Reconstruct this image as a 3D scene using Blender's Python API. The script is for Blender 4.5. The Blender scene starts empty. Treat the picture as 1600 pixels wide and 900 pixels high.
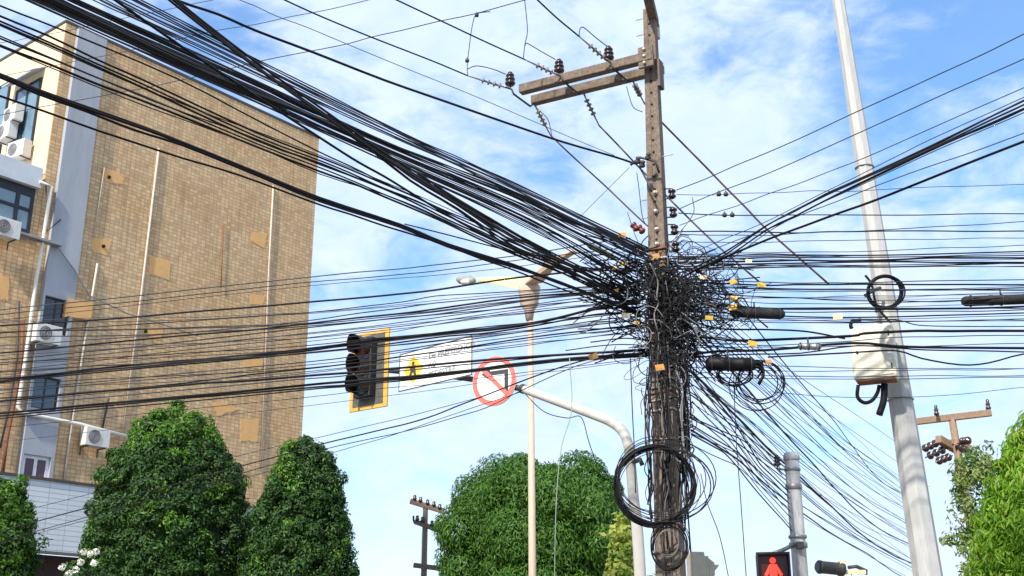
import bpy, bmesh, math, random
import numpy as np
from mathutils import Vector, Matrix

# ------------------------------------------------------------------ camera, sky, sun, exposure
scn = bpy.context.scene
COL = scn.collection
FPX, PITCH, EYE = 1800.0, math.radians(18.4), 1.6      # focal length in pixels of a 1600 px wide picture
cam_d = bpy.data.cameras.new('camera'); cam = bpy.data.objects.new('camera', cam_d); COL.objects.link(cam)
cam.location = (0, 0, EYE); cam.rotation_euler = (math.radians(90) + PITCH, 0, 0)
cam_d.sensor_width = 36; cam_d.lens = 36 * FPX / 1600; cam_d.clip_start = 0.1; cam_d.clip_end = 5000
scn.camera = cam

SUN_ELEV, SUN_AZ = math.radians(42), math.radians(28)   # azimuth: to the left of straight behind the camera
SUN_DIR = Vector((-math.sin(SUN_AZ)*math.cos(SUN_ELEV), -math.cos(SUN_AZ)*math.cos(SUN_ELEV), math.sin(SUN_ELEV)))
sl = bpy.data.lights.new('sun', 'SUN'); sl.energy = 4.4; sl.angle = math.radians(2.2); sl.color = (1.0, 0.93, 0.82)
so = bpy.data.objects.new('sun', sl); COL.objects.link(so)
so.rotation_euler = SUN_DIR.to_track_quat('Z', 'Y').to_euler(); so.location = (0, 0, 40)

scn.view_settings.view_transform = 'Standard'; scn.view_settings.look = 'None'
scn.view_settings.exposure = 0.5; scn.view_settings.gamma = 1; scn.view_settings.use_curve_mapping = False
scn.cycles.max_bounces = 6; scn.cycles.diffuse_bounces = 3; scn.cycles.use_denoising = True

def raydir(px, py):
    v = (450 - py) / FPX; c, s = math.cos(PITCH), math.sin(PITCH)
    return Vector(((px - 800) / FPX, c - v*s, s + v*c))
def at(px, py, Y):
    d = raydir(px, py); return Vector((d.x/d.y*Y, Y, EYE + d.z/d.y*Y))
def elev(px, py):
    d = raydir(px, py); return d.z / d.y

w = bpy.data.worlds.new('World'); scn.world = w; w.use_nodes = True
nt = w.node_tree; nt.nodes.clear()
N = nt.nodes.new; L = nt.links.new
out = N('ShaderNodeOutputWorld'); bg = N('ShaderNodeBackground'); bg.inputs[1].default_value = 0.15
L(bg.outputs[0], out.inputs[0])
sky = N('ShaderNodeTexSky'); sky.sky_type = 'NISHITA'; sky.sun_disc = False
sky.sun_elevation = SUN_ELEV; sky.sun_rotation = math.atan2(SUN_DIR.x, SUN_DIR.y)
sky.air_density = 1.0; sky.dust_density = 0.3; sky.ozone_density = 2.2
tc = N('ShaderNodeTexCoord')
def noise(scale, detail, rough, vec, dist=0.0):
    n = N('ShaderNodeTexNoise'); n.inputs['Scale'].default_value = scale; n.inputs['Detail'].default_value = detail
    n.inputs['Roughness'].default_value = rough; n.inputs['Distortion'].default_value = dist; L(vec, n.inputs['Vector']); return n
def mth(op, a, b=None, c=None, clamp=False):
    n = N('ShaderNodeMath'); n.operation = op; n.use_clamp = clamp
    for i, x in enumerate((a, b, c)):
        if x is None: continue
        if isinstance(x, (int, float)): n.inputs[i].default_value = x
        else: L(x, n.inputs[i])
    return n.outputs[0]
mp = N('ShaderNodeMapping'); mp.inputs['Scale'].default_value = (1.0, 1.0, 1.9); mp.inputs['Rotation'].default_value = (0.25, 0.5, 0.1)
mp.inputs['Location'].default_value = (3.3, 1.7, 0.4)
L(tc.outputs['Generated'], mp.inputs[0])
n1 = noise(5.5, 9, 0.6, mp.outputs[0], 0.4); n2 = noise(21, 8, 0.6, mp.outputs[0], 0.5)
base = mth('ADD', mth('MULTIPLY', n1.outputs[0], 0.68), mth('MULTIPLY', n2.outputs[0], 0.32))
cover = base
def gap(px, py, r, amt):                                # openings in the cloud layer, by direction in the sky
    global cover
    d = raydir(px, py).normalized()
    vm = N('ShaderNodeVectorMath'); vm.operation = 'DISTANCE'; L(tc.outputs['Generated'], vm.inputs[0]); vm.inputs[1].default_value = d
    f = mth('SUBTRACT', 1.0, mth('DIVIDE', vm.outputs['Value'], r), clamp=True)
    f = mth('MULTIPLY', mth('MULTIPLY', f, f), amt)
    cover = mth('SUBTRACT', cover, f)
gap(1470, 70, 0.20, 0.20); gap(1290, 110, 0.12, 0.10); gap(1110, 90, 0.09, 0.14); gap(1400, 340, 0.16, 0.07); gap(1590, 20, 0.12, 0.12)
gap(360, 50, 0.10, 0.14); gap(670, 420, 0.10, 0.12); gap(1560, 260, 0.14, 0.07); gap(1250, 620, 0.20, 0.03); gap(870, 270, 0.10, 0.12)
gap(650, 130, 0.2, -0.08); gap(560, 360, 0.16, -0.08); gap(1000, 200, 0.15, -0.05); gap(800, 800, 0.5, 0.02); gap(1120, 240, 0.12, -0.10)
mr = N('ShaderNodeMapRange'); mr.interpolation_type = 'SMOOTHSTEP'
L(cover, mr.inputs['Value']); mr.inputs['From Min'].default_value = 0.29; mr.inputs['From Max'].default_value = 0.54
clampf = mth('ADD', mth('MULTIPLY', mr.outputs[0], 0.72), 0.23)
cshade = N('ShaderNodeMix'); cshade.data_type = 'RGBA'
L(n2.outputs[0], cshade.inputs[0]); cshade.inputs[6].default_value = (3.0, 4.15, 6.1, 1); cshade.inputs[7].default_value = (4.8, 5.2, 6.1, 1)
mx = N('ShaderNodeMix'); mx.data_type = 'RGBA'
hs_ = N('ShaderNodeHueSaturation'); hs_.inputs['Saturation'].default_value = 1.35; hs_.inputs['Value'].default_value = 1.25; L(sky.outputs[0], hs_.inputs['Color'])
L(clampf, mx.inputs[0]); L(hs_.outputs[0], mx.inputs[6]); L(cshade.outputs[2], mx.inputs[7])
L(mx.outputs[2], bg.inputs[0])

# ------------------------------------------------------------------ materials
MATS = {}
def mat(name, col, rough=0.7, metal=0.0, var=0.12, scale=8.0, bump=0.0, stain=None, stain_scale=1.5, stain_amt=0.5, spec=0.4, emit=None, stretch=None):
    if name in MATS: return MATS[name]
    m = bpy.data.materials.new(name); m.use_nodes = True; t = m.node_tree; nn = t.nodes.new; ll = t.links.new
    p = t.nodes['Principled BSDF']; p.inputs['Roughness'].default_value = rough; p.inputs['Metallic'].default_value = metal
    p.inputs['Specular IOR Level'].default_value = spec
    tcn = nn('ShaderNodeTexCoord'); vec = tcn.outputs['Object']
    if stretch:
        mpn = nn('ShaderNodeMapping'); mpn.inputs['Scale'].default_value = stretch; ll(vec, mpn.inputs[0]); vec = mpn.outputs[0]
    no = nn('ShaderNodeTexNoise'); no.inputs['Scale'].default_value = scale; no.inputs['Detail'].default_value = 6; no.inputs['Roughness'].default_value = 0.65
    ll(vec, no.inputs['Vector'])
    mix = nn('ShaderNodeMix'); mix.data_type = 'RGBA'
    c0 = [max(0, x*(1-var)) for x in col]; c1 = [min(1, x*(1+var)) for x in col]
    mix.inputs[6].default_value = (*c0, 1); mix.inputs[7].default_value = (*c1, 1)
    cr = nn('ShaderNodeMapRange'); cr.inputs[1].default_value = 0.3; cr.inputs[2].default_value = 0.7
    ll(no.outputs[0], cr.inputs[0]); ll(cr.outputs[0], mix.inputs[0])
    res = mix.outputs[2]
    if stain:
        n3 = nn('ShaderNodeTexNoise'); n3.inputs['Scale'].default_value = stain_scale; n3.inputs['Detail'].default_value = 8; n3.inputs['Roughness'].default_value = 0.7
        ll(vec, n3.inputs['Vector'])
        r3 = nn('ShaderNodeMapRange'); r3.inputs[1].default_value = 0.52; r3.inputs[2].default_value = 0.7; r3.inputs[4].default_value = stain_amt
        ll(n3.outputs[0], r3.inputs[0])
        m3 = nn('ShaderNodeMix'); m3.data_type = 'RGBA'; ll(r3.outputs[0], m3.inputs[0]); ll(res, m3.inputs[6]); m3.inputs[7].default_value = (*stain, 1)
        res = m3.outputs[2]
    ll(res, p.inputs['Base Color'])
    if bump:
        b = nn('ShaderNodeBump'); b.inputs['Strength'].default_value = bump; b.inputs['Distance'].default_value = 0.01
        ll(no.outputs[0], b.inputs['Height']); ll(b.outputs[0], p.inputs['Normal'])
    if emit:
        p.inputs['Emission Color'].default_value = (*emit[0], 1); p.inputs['Emission Strength'].default_value = emit[1]
    MATS[name] = m; return m

def tile_mat(name, tw, th, c1, c2, mo, age=1.0):
    m = bpy.data.materials.new(name); m.use_nodes = True; t = m.node_tree; nn = t.nodes.new; ll = t.links.new
    p = t.nodes['Principled BSDF']; p.inputs['Roughness'].default_value = 0.55
    tcn = nn('ShaderNodeTexCoord'); sp = nn('ShaderNodeSeparateXYZ'); ll(tcn.outputs['Object'], sp.inputs[0])
    ad = nn('ShaderNodeMath'); ll(sp.outputs[0], ad.inputs[0]); ll(sp.outputs[1], ad.inputs[1])
    cb = nn('ShaderNodeCombineXYZ'); ll(ad.outputs[0], cb.inputs[0]); ll(sp.outputs[2], cb.inputs[1])
    br = nn('ShaderNodeTexBrick'); br.offset = 0.0; br.squash = 1.0; ll(cb.outputs[0], br.inputs['Vector'])
    br.inputs['Scale'].default_value = 1.0; br.inputs['Brick Width'].default_value = tw; br.inputs['Row Height'].default_value = th
    br.inputs['Mortar Size'].default_value = 0.010; br.inputs['Mortar Smooth'].default_value = 0.3; br.inputs['Bias'].default_value = -0.1
    br.inputs['Color1'].default_value = (*c1, 1); br.inputs['Color2'].default_value = (*c2, 1)
    br.inputs['Mortar'].default_value = (*mo, 1)
    # weathering: reddish and dark patches, vertical dirt runs
    def nz(scale, det, st=(1,1,1)):
        mpn = nn('ShaderNodeMapping'); mpn.inputs['Scale'].default_value = st; ll(cb.outputs[0], mpn.inputs[0])
        a = nn('ShaderNodeTexNoise'); a.inputs['Scale'].default_value = scale; a.inputs['Detail'].default_value = det; a.inputs['Roughness'].default_value = 0.65
        ll(mpn.outputs[0], a.inputs['Vector']); return a.outputs[0]
    def rng(v, a, b, amt):
        r = nn('ShaderNodeMapRange'); r.inputs[1].default_value = a; r.inputs[2].default_value = b; r.inputs[4].default_value = amt; ll(v, r.inputs[0]); return r.outputs[0]
    def mixc(f, a, col, mode='MIX'):
        x = nn('ShaderNodeMix'); x.data_type = 'RGBA'; x.blend_type = mode; ll(f, x.inputs[0]); ll(a, x.inputs[6]); x.inputs[7].default_value = (*col, 1); return x.outputs[2]
    c = br.outputs[0]
    c = mixc(rng(nz(0.55, 7), 0.45, 0.70, 0.60*age), c, (0.90, 0.72, 0.52), 'MULTIPLY')
    c = mixc(rng(nz(1.7, 6), 0.52, 0.72, 0.45*age), c, (0.80, 0.62, 0.48), 'MULTIPLY')
    c = mixc(rng(nz(2.3, 5), 0.60, 0.70, 0.55*age), c, (0.58, 0.27, 0.13))
    c = mixc(rng(nz(1.3, 6, (4.0, 0.22, 1)), 0.52, 0.72, 0.55*age), c, (0.58, 0.50, 0.42), 'MULTIPLY')
    c = mixc(rng(nz(6, 4), 0.58, 0.74, 0.45*age), c, (0.82, 0.66, 0.42))
    c = mixc(rng(nz(9, 2), 0.62, 0.72, 0.5*age), c, (0.50, 0.36, 0.26), 'MULTIPLY')
    ll(c, p.inputs['Base Color'])
    bp = nn('ShaderNodeBump'); bp.invert = True; bp.inputs['Strength'].default_value = 0.6; bp.inputs['Distance'].default_value = 0.01
    ll(br.outputs['Fac'], bp.inputs['Height']); ll(bp.outputs[0], p.inputs['Normal'])
    return m
def leaf_mat(name, c0, c1, trans=0.3, rough=0.6):
    m = bpy.data.materials.new(name); m.use_nodes = True; t = m.node_tree; nn = t.nodes.new; ll = t.links.new
    p = t.nodes['Principled BSDF']; o = t.nodes['Material Output']; p.inputs['Roughness'].default_value = rough; p.inputs['Specular IOR Level'].default_value = 0.32
    g = nn('ShaderNodeNewGeometry'); x = nn('ShaderNodeMix'); x.data_type = 'RGBA'; ll(g.outputs['Random Per Island'], x.inputs[0])
    x.inputs[6].default_value = (*c0, 1); x.inputs[7].default_value = (*c1, 1)
    ll(x.outputs[2], p.inputs['Base Color'])
    tr = nn('ShaderNodeBsdfTranslucent'); h = nn('ShaderNodeHueSaturation'); h.inputs['Value'].default_value = 1.5; ll(x.outputs[2], h.inputs['Color']); ll(h.outputs[0], tr.inputs[0])
    ms = nn('ShaderNodeMixShader'); ms.inputs[0].default_value = trans; ll(p.outputs[0], ms.inputs[1]); ll(tr.outputs[0], ms.inputs[2]); ll(ms.outputs[0], o.inputs[0])
    return m

CONC = mat('weathered_concrete', (0.185, 0.142, 0.108), 0.9, var=0.38, scale=22, bump=0.6, stain=(0.09, 0.062, 0.045), stain_scale=3.5, stain_amt=0.7)
CONC_F = mat('far_concrete', (0.16, 0.12, 0.10), 0.9, var=0.25, scale=15, bump=0.3)
CONC_T = mat('tan_concrete', (0.27, 0.18, 0.12), 0.9, var=0.25, scale=12, bump=0.3, stain=(0.14, 0.08, 0.05))
HOLE = mat('dark_hole', (0.02, 0.015, 0.012), 0.95)
WHITEP = mat('pale_pole_paint', (0.46, 0.46, 0.44), 0.6, var=0.12, scale=7, bump=0.15, stain=(0.36, 0.35, 0.33), stain_scale=1.1, stain_amt=0.55, stretch=(3, 3, 0.5))
GREYP = mat('grey_pole_concrete', (0.52, 0.52, 0.52), 0.8, var=0.18, scale=9, bump=0.4, stain=(0.20, 0.19, 0.18), stain_scale=2.5, stain_amt=0.7, stretch=(2, 2, 0.6))
BLACK = mat('black_rubber', (0.008, 0.008, 0.010), 0.55, var=0.3, scale=5, spec=0.2)
BLACK2 = mat('dusty_black_rubber', (0.026, 0.025, 0.026), 0.7, var=0.4, scale=3, spec=0.2)
BROWNW = mat('dark_brown_cable', (0.013, 0.009, 0.009), 0.75, var=0.3, scale=4)
REDW = mat('reddish_cable', (0.085, 0.038, 0.040), 0.6, var=0.25, scale=4)
BLUEW = mat('blue_grey_cable', (0.035, 0.045, 0.065), 0.5, var=0.25, scale=4)
GREYW = mat('grey_cable', (0.17, 0.165, 0.16), 0.5, var=0.3, scale=9)
ALU = mat('bare_aluminium', (0.42, 0.43, 0.45), 0.4, metal=0.6, var=0.15)
GREENW = mat('pale_green_line', (0.30, 0.36, 0.26), 0.6)
CERAM = mat('brown_ceramic', (0.036, 0.018, 0.016), 0.22, var=0.25, scale=12, spec=0.7)
STEEL = mat('galvanised_steel', (0.33, 0.33, 0.33), 0.5, metal=0.7, var=0.25, scale=25, stain=(0.16, 0.08, 0.04), stain_scale=9, stain_amt=0.5)
DSTEEL = mat('dark_steel', (0.06, 0.058, 0.056), 0.55, metal=0.3, var=0.3, scale=20)
YTAG = mat('yellow_tag', (0.68, 0.44, 0.07), 0.5, var=0.12, scale=30)
OTAG = mat('orange_tag', (0.60, 0.29, 0.08), 0.55, var=0.15, scale=30)
CTAG = mat('cream_tag', (0.80, 0.64, 0.38), 0.55, var=0.1, scale=30)
BANDW = mat('pale_steel_band', (0.55, 0.50, 0.44), 0.5, metal=0.35, var=0.3, scale=30)
BOXM = mat('cream_box_paint', (0.80, 0.76, 0.62), 0.5, var=0.05, scale=5, bump=0.1, stain=(0.62, 0.56, 0.42), stain_scale=2.2, stain_amt=0.35)
RUST = mat('rusty_metal', (0.22, 0.09, 0.045), 0.85, var=0.4, scale=18, stain=(0.1, 0.05, 0.03), stain_scale=8)
MASTM = mat('mast_paint', (0.56, 0.54, 0.49), 0.5, var=0.08, scale=8, bump=0.15, stain=(0.40, 0.36, 0.30), stain_scale=4, stain_amt=0.5)
LAMPM = mat('sun_bleached_lamp_paint', (0.58, 0.43, 0.33), 0.55, var=0.12, scale=6, stain=(0.50, 0.30, 0.18), stain_scale=3, stain_amt=0.4)
LAMPY = mat('yellow_arm_paint', (0.74, 0.58, 0.28), 0.5, var=0.1, scale=6)
LAMPG = mat('lamp_grey', (0.26, 0.27, 0.24), 0.5, var=0.1)
GLASSL = mat('lamp_lens', (0.75, 0.76, 0.70), 0.25)
SIGNW = mat('sign_white', (0.84, 0.83, 0.80), 0.45, var=0.03, scale=4)
SIGNR = mat('sign_red', (0.80, 0.17, 0.14), 0.45, var=0.06, scale=6)
SIGNK = mat('sign_black', (0.05, 0.05, 0.05), 0.5)
SIGNG = mat('sign_faded_letters', (0.30, 0.30, 0.32), 0.5)
SIGNY = mat('sign_yellow', (0.84, 0.52, 0.03), 0.45, var=0.05)
SIGNBK = mat('sign_back', (0.40, 0.39, 0.34), 0.6, var=0.1)
SIGBEIGE = mat('signal_back_beige', (0.44, 0.40, 0.31), 0.6, var=0.1, stain=(0.28, 0.24, 0.18))
SIGBLK = mat('signal_black', (0.022, 0.020, 0.020), 0.45, var=0.3)
TLORANGE = mat('backplate_yellow', (0.74, 0.40, 0.07), 0.45, var=0.12, scale=6, stain=(0.55, 0.30, 0.08), stain_scale=5)
REDON = mat('lit_red_led', (0.8, 0.05, 0.03), 0.5, emit=((1.0, 0.035, 0.02), 1.6))
REDLENS = mat('dark_red_lens', (0.10, 0.012, 0.012), 0.2)
GRNLENS = mat('dark_green_lens', (0.010, 0.035, 0.045), 0.2)
AMBLENS = mat('dark_amber_lens', (0.12, 0.05, 0.01), 0.2)
TILE = tile_mat('beige_tiles', .165, .12, (0.71, 0.495, 0.265), (0.49, 0.335, 0.17), (0.36, 0.245, 0.14))
WTILE = tile_mat('white_tiles', .60, .14, (0.60, 0.65, 0.69), (0.53, 0.59, 0.63), (0.34, 0.38, 0.41), .25)
CREAM = mat('cream_render', (0.72, 0.57, 0.38), 0.85, var=0.06, scale=3, bump=0.2, stain=(0.66, 0.45, 0.26), stain_scale=0.5, stain_amt=0.5)
STRIP = mat('grey_blue_render', (0.36, 0.385, 0.43), 0.85, var=0.10, scale=1.2, bump=0.2, stain=(0.25, 0.28, 0.33), stain_scale=0.8, stain_amt=0.5, stretch=(2, 2, 0.4))
PATCH = mat('ochre_mortar_patch', (0.72, 0.42, 0.17), 0.9, var=0.12, scale=6, bump=0.2, stain=(0.52, 0.30, 0.14), stain_scale=3)
FASC = mat('pale_grey_panel', (0.56, 0.60, 0.64), 0.7, var=0.07, scale=2, stain=(0.42, 0.44, 0.46), stain_scale=1.2)
PIPEW = mat('white_pvc_pipe', (0.74, 0.72, 0.66), 0.5, var=0.08, stain=(0.45, 0.42, 0.36), stain_scale=2)
PIPEG = mat('faded_conduit', (0.56, 0.50, 0.42), 0.6, var=0.15)
FRAMEK = mat('black_window_frame', (0.018, 0.022, 0.032), 0.5)
GLASSB = mat('bluish_window_glass', (0.13, 0.22, 0.29), 0.08, var=0.2, scale=1.2, spec=0.9)
GLASSD = mat('dark_window_glass', (0.012, 0.018, 0.035), 0.12, spec=0.7)
GLASST = mat('teal_window_glass', (0.020, 0.07, 0.11), 0.10, spec=0.8)
GLASSP = mat('purple_brown_curtain', (0.10, 0.055, 0.075), 0.3)
WFRAME = mat('white_window_frame', (0.72, 0.72, 0.74), 0.5)
ACW = mat('white_ac_casing', (0.62, 0.61, 0.58), 0.5, var=0.06, stain=(0.5, 0.47, 0.42), stain_scale=5, stain_amt=0.4)
ACG = mat('ac_grille', (0.12, 0.12, 0.13), 0.6)
ROOFD = mat('dark_roof_edge', (0.07, 0.06, 0.055), 0.8)
ASPH = mat('asphalt', (0.052, 0.05, 0.05), 0.9, var=0.25, scale=30, bump=0.4)
PAVE = mat('pavement_concrete', (0.34, 0.32, 0.29), 0.9, var=0.15, scale=5)
GRND = mat('dry_ground', (0.20, 0.17, 0.11), 0.95, var=0.25, scale=1.5)
PAINTL = mat('road_paint', (0.72, 0.71, 0.68), 0.7, var=0.15, scale=20)
BARK = mat('bark', (0.13, 0.09, 0.06), 0.95, var=0.3, scale=14, bump=0.8, stretch=(3, 3, 0.6))
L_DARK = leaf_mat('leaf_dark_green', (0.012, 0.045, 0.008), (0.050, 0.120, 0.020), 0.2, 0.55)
L_LIGHT = leaf_mat('leaf_new_sunlit_green', (0.06, 0.17, 0.015), (0.14, 0.27, 0.025), 0.3, 0.42)  # new growth; on the clipped trees it also paints in sunlit highlights
L_MANGO = leaf_mat('leaf_mango_green', (0.024, 0.085, 0.009), (0.085, 0.195, 0.022), 0.25, 0.5)
L_LIME = leaf_mat('leaf_lime', (0.30, 0.38, 0.06), (0.48, 0.50, 0.12), 0.4, 0.5)
L_BRIGHT = leaf_mat('leaf_bright_green', (0.12, 0.28, 0.015), (0.26, 0.44, 0.04), 0.4, 0.5)
L_OLIVE = leaf_mat('leaf_olive', (0.14, 0.21, 0.05), (0.27, 0.33, 0.10), 0.35, 0.55)
PETAL = mat('white_petals', (0.82, 0.82, 0.72), 0.6)

# ------------------------------------------------------------------ mesh helpers
class MB:
    def __init__(s): s.v = []; s.f = []; s.mi = []; s.cur = 0; s.smooth = []; s.sm = False
    def face(s, idx): s.f.append(idx); s.mi.append(s.cur); s.smooth.append(s.sm)
    def box(s, c, size, M=None):
        hx, hy, hz = size[0]/2, size[1]/2, size[2]/2; b = len(s.v)
        for x in (-hx, hx):
            for y in (-hy, hy):
                for z in (-hz, hz):
                    p = Vector((x, y, z))
                    if M is not None: p = M @ p
                    s.v.append(Vector(c) + p)
        for q in ((0,1,3,2),(4,6,7,5),(0,4,5,1),(2,3,7,6),(0,2,6,4),(1,5,7,3)): s.face([b+i for i in q])
        return s
    def span(s, x0, x1, y0, y1, z0, z1): return s.box(((x0+x1)/2, (y0+y1)/2, (z0+z1)/2), (abs(x1-x0), abs(y1-y0), abs(z1-z0)))
    def tube(s, pts, r, n=6, closed=False, cap=True):
        pts = [Vector(p) for p in pts]; m = len(pts); b = len(s.v); up = None; old = s.sm; s.sm = True
        for i, p in enumerate(pts):
            a = pts[(i-1) % m] if (closed or i > 0) else p; c = pts[(i+1) % m] if (closed or i < m-1) else p
            t = (c - a); t = t.normalized() if t.length > 1e-9 else Vector((0,0,1))
            if up is None: up = Vector((0,0,1)) if abs(t.z) < 0.9 else Vector((1,0,0))
            x = t.cross(up)
            if x.length < 1e-6: x = t.cross(Vector((1, 0.3, 0.2)))
            x.normalize(); y = x.cross(t).normalized(); up = y
            rr = r[i] if isinstance(r, (list, tuple)) else r
            for k in range(n):
                g = 2*math.pi*k/n; s.v.append(p + x*(math.cos(g)*rr) + y*(math.sin(g)*rr))
        for i in range(m if closed else m-1):
            j = (i+1) % m
            for k in range(n):
                k2 = (k+1) % n; s.face([b+i*n+k, b+i*n+k2, b+j*n+k2, b+j*n+k])
        s.sm = old
        if cap and not closed:
            s.face([b+k for k in range(n)][::-1]); s.face([b+(m-1)*n+k for k in range(n)])
        return s
    def lathe(s, base, axis, prof, n=14):                # prof: [(distance along axis, radius)]
        axis = Vector(axis).normalized(); base = Vector(base)
        u = axis.cross(Vector((0.31, 0.2, 0.93))).normalized(); w_ = axis.cross(u); b = len(s.v); old = s.sm; s.sm = True
        for (d, r) in prof:
            for k in range(n):
                g = 2*math.pi*k/n; s.v.append(base + axis*d + u*(math.cos(g)*r) + w_*(math.sin(g)*r))
        for i in range(len(prof)-1):
            for k in range(n):
                k2 = (k+1) % n; s.face([b+i*n+k, b+i*n+k2, b+(i+1)*n+k2, b+(i+1)*n+k])
        s.sm = old
        s.face([b+k for k in range(n)][::-1]); s.face([b+(len(prof)-1)*n+k for k in range(n)])
        return s
    def prism(s, poly, M, d0, d1):                       # poly in local x,z; extruded along local y
        n = len(poly); b = len(s.v)
        for d in (d0, d1):
            for (x, z) in poly: s.v.append(M @ Vector((x, d, z)))
        s.face([b+i for i in range(n)]); s.face([b+n+i for i in range(n)][::-1])
        for i in range(n):
            j = (i+1) % n; s.face([b+i, b+n+i, b+n+j, b+j])
        return s
    def build(s, name, mats, parent=None, bevel=0.0, loc=None, rotz=None):
        me = bpy.data.meshes.new(name); me.from_pydata([tuple(v) for v in s.v], [], s.f); me.update()
        if not isinstance(mats, (list, tuple)): mats = [mats]
        for m in mats: me.materials.append(m)
        me.polygons.foreach_set('material_index', s.mi); me.polygons.foreach_set('use_smooth', s.smooth)
        bm = bmesh.new(); bm.from_mesh(me); bmesh.ops.recalc_face_normals(bm, faces=bm.faces); bm.to_mesh(me); bm.free()
        o = bpy.data.objects.new(name, me); COL.objects.link(o)
        if parent: o.parent = parent
        if loc is not None: o.location = loc
        if rotz is not None: o.rotation_euler = (0, 0, rotz)
        if bevel:
            md = o.modifiers.new('edge', 'BEVEL'); md.width = bevel; md.segments = 2; md.limit_method = 'ANGLE'
        return o
def empty(name, loc=(0,0,0), rotz=0, parent=None):
    o = bpy.data.objects.new(name, None); COL.objects.link(o); o.location = loc; o.rotation_euler = (0, 0, rotz); o.empty_display_size = 0.2
    if parent: o.parent = parent
    return o
def tag(o, label=None, cat=None, group=None, kind=None):
    if label: o['label'] = label
    if cat: o['category'] = cat
    if group: o['group'] = group
    if kind: o['kind'] = kind
    return o
def text_mesh(s, size, M, depth, name, matl, parent, bold=0.0, align='LEFT'):
    cu = bpy.data.curves.new(name, 'FONT'); cu.body = s; cu.size = size; cu.extrude = depth; cu.offset = bold; cu.align_x = align
    tmp = bpy.data.objects.new(name, cu); COL.objects.link(tmp)
    dg = bpy.context.evaluated_depsgraph_get(); me = bpy.data.meshes.new_from_object(tmp.evaluated_get(dg)); bpy.data.objects.remove(tmp)
    me.transform(M); me.materials.clear(); me.materials.append(matl)
    o = bpy.data.objects.new(name, me); COL.objects.link(o); o.parent = parent; return o
def spline(pts, sub=6):
    pts = [Vector(p) for p in pts]
    if len(pts) < 3: return [pts[0].lerp(pts[-1], i/4) for i in range(5)]
    P = [pts[0]*2 - pts[1]] + pts + [pts[-1]*2 - pts[-2]]; res = []
    for i in range(1, len(P)-2):
        a, b, c, d = P[i-1], P[i], P[i+1], P[i+2]
        for k in range(sub):
            t = k/sub
            res.append(0.5*((2*b) + (c-a)*t + (2*a-5*b+4*c-d)*t*t + (3*b-a-3*c+d)*t*t*t))
    res.append(pts[-1]); return res

# ------------------------------------------------------------------ the setting: ground, road, pavements
MB().span(-1500, 1500, -300, 3000, -0.5, 0).build('ground', GRND)['kind'] = 'structure'
rd = MB(); rd.v += [Vector(p) for p in ((-60,-20,.004),(60,-20,.004),(60,13,.004),(-60,13,.004))]; rd.face([0,1,2,3])
rd.build('road', ASPH)['kind'] = 'structure'
rd = MB(); rd.v += [Vector(p) for p in ((2.9,13,.004),(-.6,13,.004),(-26,60,.004),(-12,60,.004))]; rd.face([0,1,2,3])
rd.build('side_street', ASPH)['kind'] = 'structure'
pv = MB(); pv.span(3.0, 60, 13.0, 24, 0, .13); pv.build('pavement', PAVE, bevel=.02)['kind'] = 'structure'
pv = MB(); pv.span(-60, -3.5, 13.0, 31, 0, .13); pv.build('pavement', PAVE, bevel=.02)['kind'] = 'structure'
ml = MB()
for i in range(12): x = -30 + i*5; ml.v += [Vector((x,4,.008)), Vector((x+2.4,4,.008)), Vector((x+2.4,4.15,.008)), Vector((x,4.15,.008))]; ml.face([len(ml.v)-4+k for k in range(4)])
ml.build('road_markings', PAINTL)['kind'] = 'structure'

# ------------------------------------------------------------------ the tiled building
BA = Vector((-.441*32, 32.0, 0)); BD = Vector((.622, .783, 0)); BROT = math.atan2(.783, .622)
def wall(px, py, off=0.0):                                # pixel -> (along the wall, height) on the tiled facade plane
    d = raydir(px, py); rx, rz = d.x/d.y, d.z/d.y
    ax, ay = BA.x + .783*off, BA.y - .622*off             # off: towards the viewer
    det = -rx*.783 + .622
    k = (-ax*.783 + ay*.622)/det; u = (k - ay)/.783
    return u, EYE + k*rz
bld = empty('tiled_building', BA, BROT)
tag(bld, 'tall beige tiled building with grey stair strip and pale side facade', 'building')
def bp(mb, name, m, lab=None, bevel=0.0, parent=None):
    o = mb.build(name, m, parent or bld, bevel)
    if lab: o['label'] = lab
    return o
UR, ZR = 10.71, 21.1                                       # length, roof height
bp(MB().span(0, UR, 0.0, 9.0, 6.7, ZR), 'tiled_wall', TILE)
bp(MB().span(-.004, UR, -0.02, 0.4, ZR, ZR+.10), 'roof', ROOFD)
sf = MB(); sf.span(-.02, 0, 0.02, 14, 15.9, ZR+.02); bp(sf, 'side_facade', CREAM, 'pale cream side facade lit by the sun')
bp(MB().span(-.05, .0, 0.0, 14.2, ZR+.02, ZR+.10), 'roof_edge', ROOFD)
bp(MB().span(-9, -.001, .004, 9.0, 6.7, 15.6), 'lower_wing', TILE, 'lower tiled wing left of the grey strip')
bp(MB().span(-9, -.21, -.22, 9.0, 15.28, 15.92), 'fascia', FASC)
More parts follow.
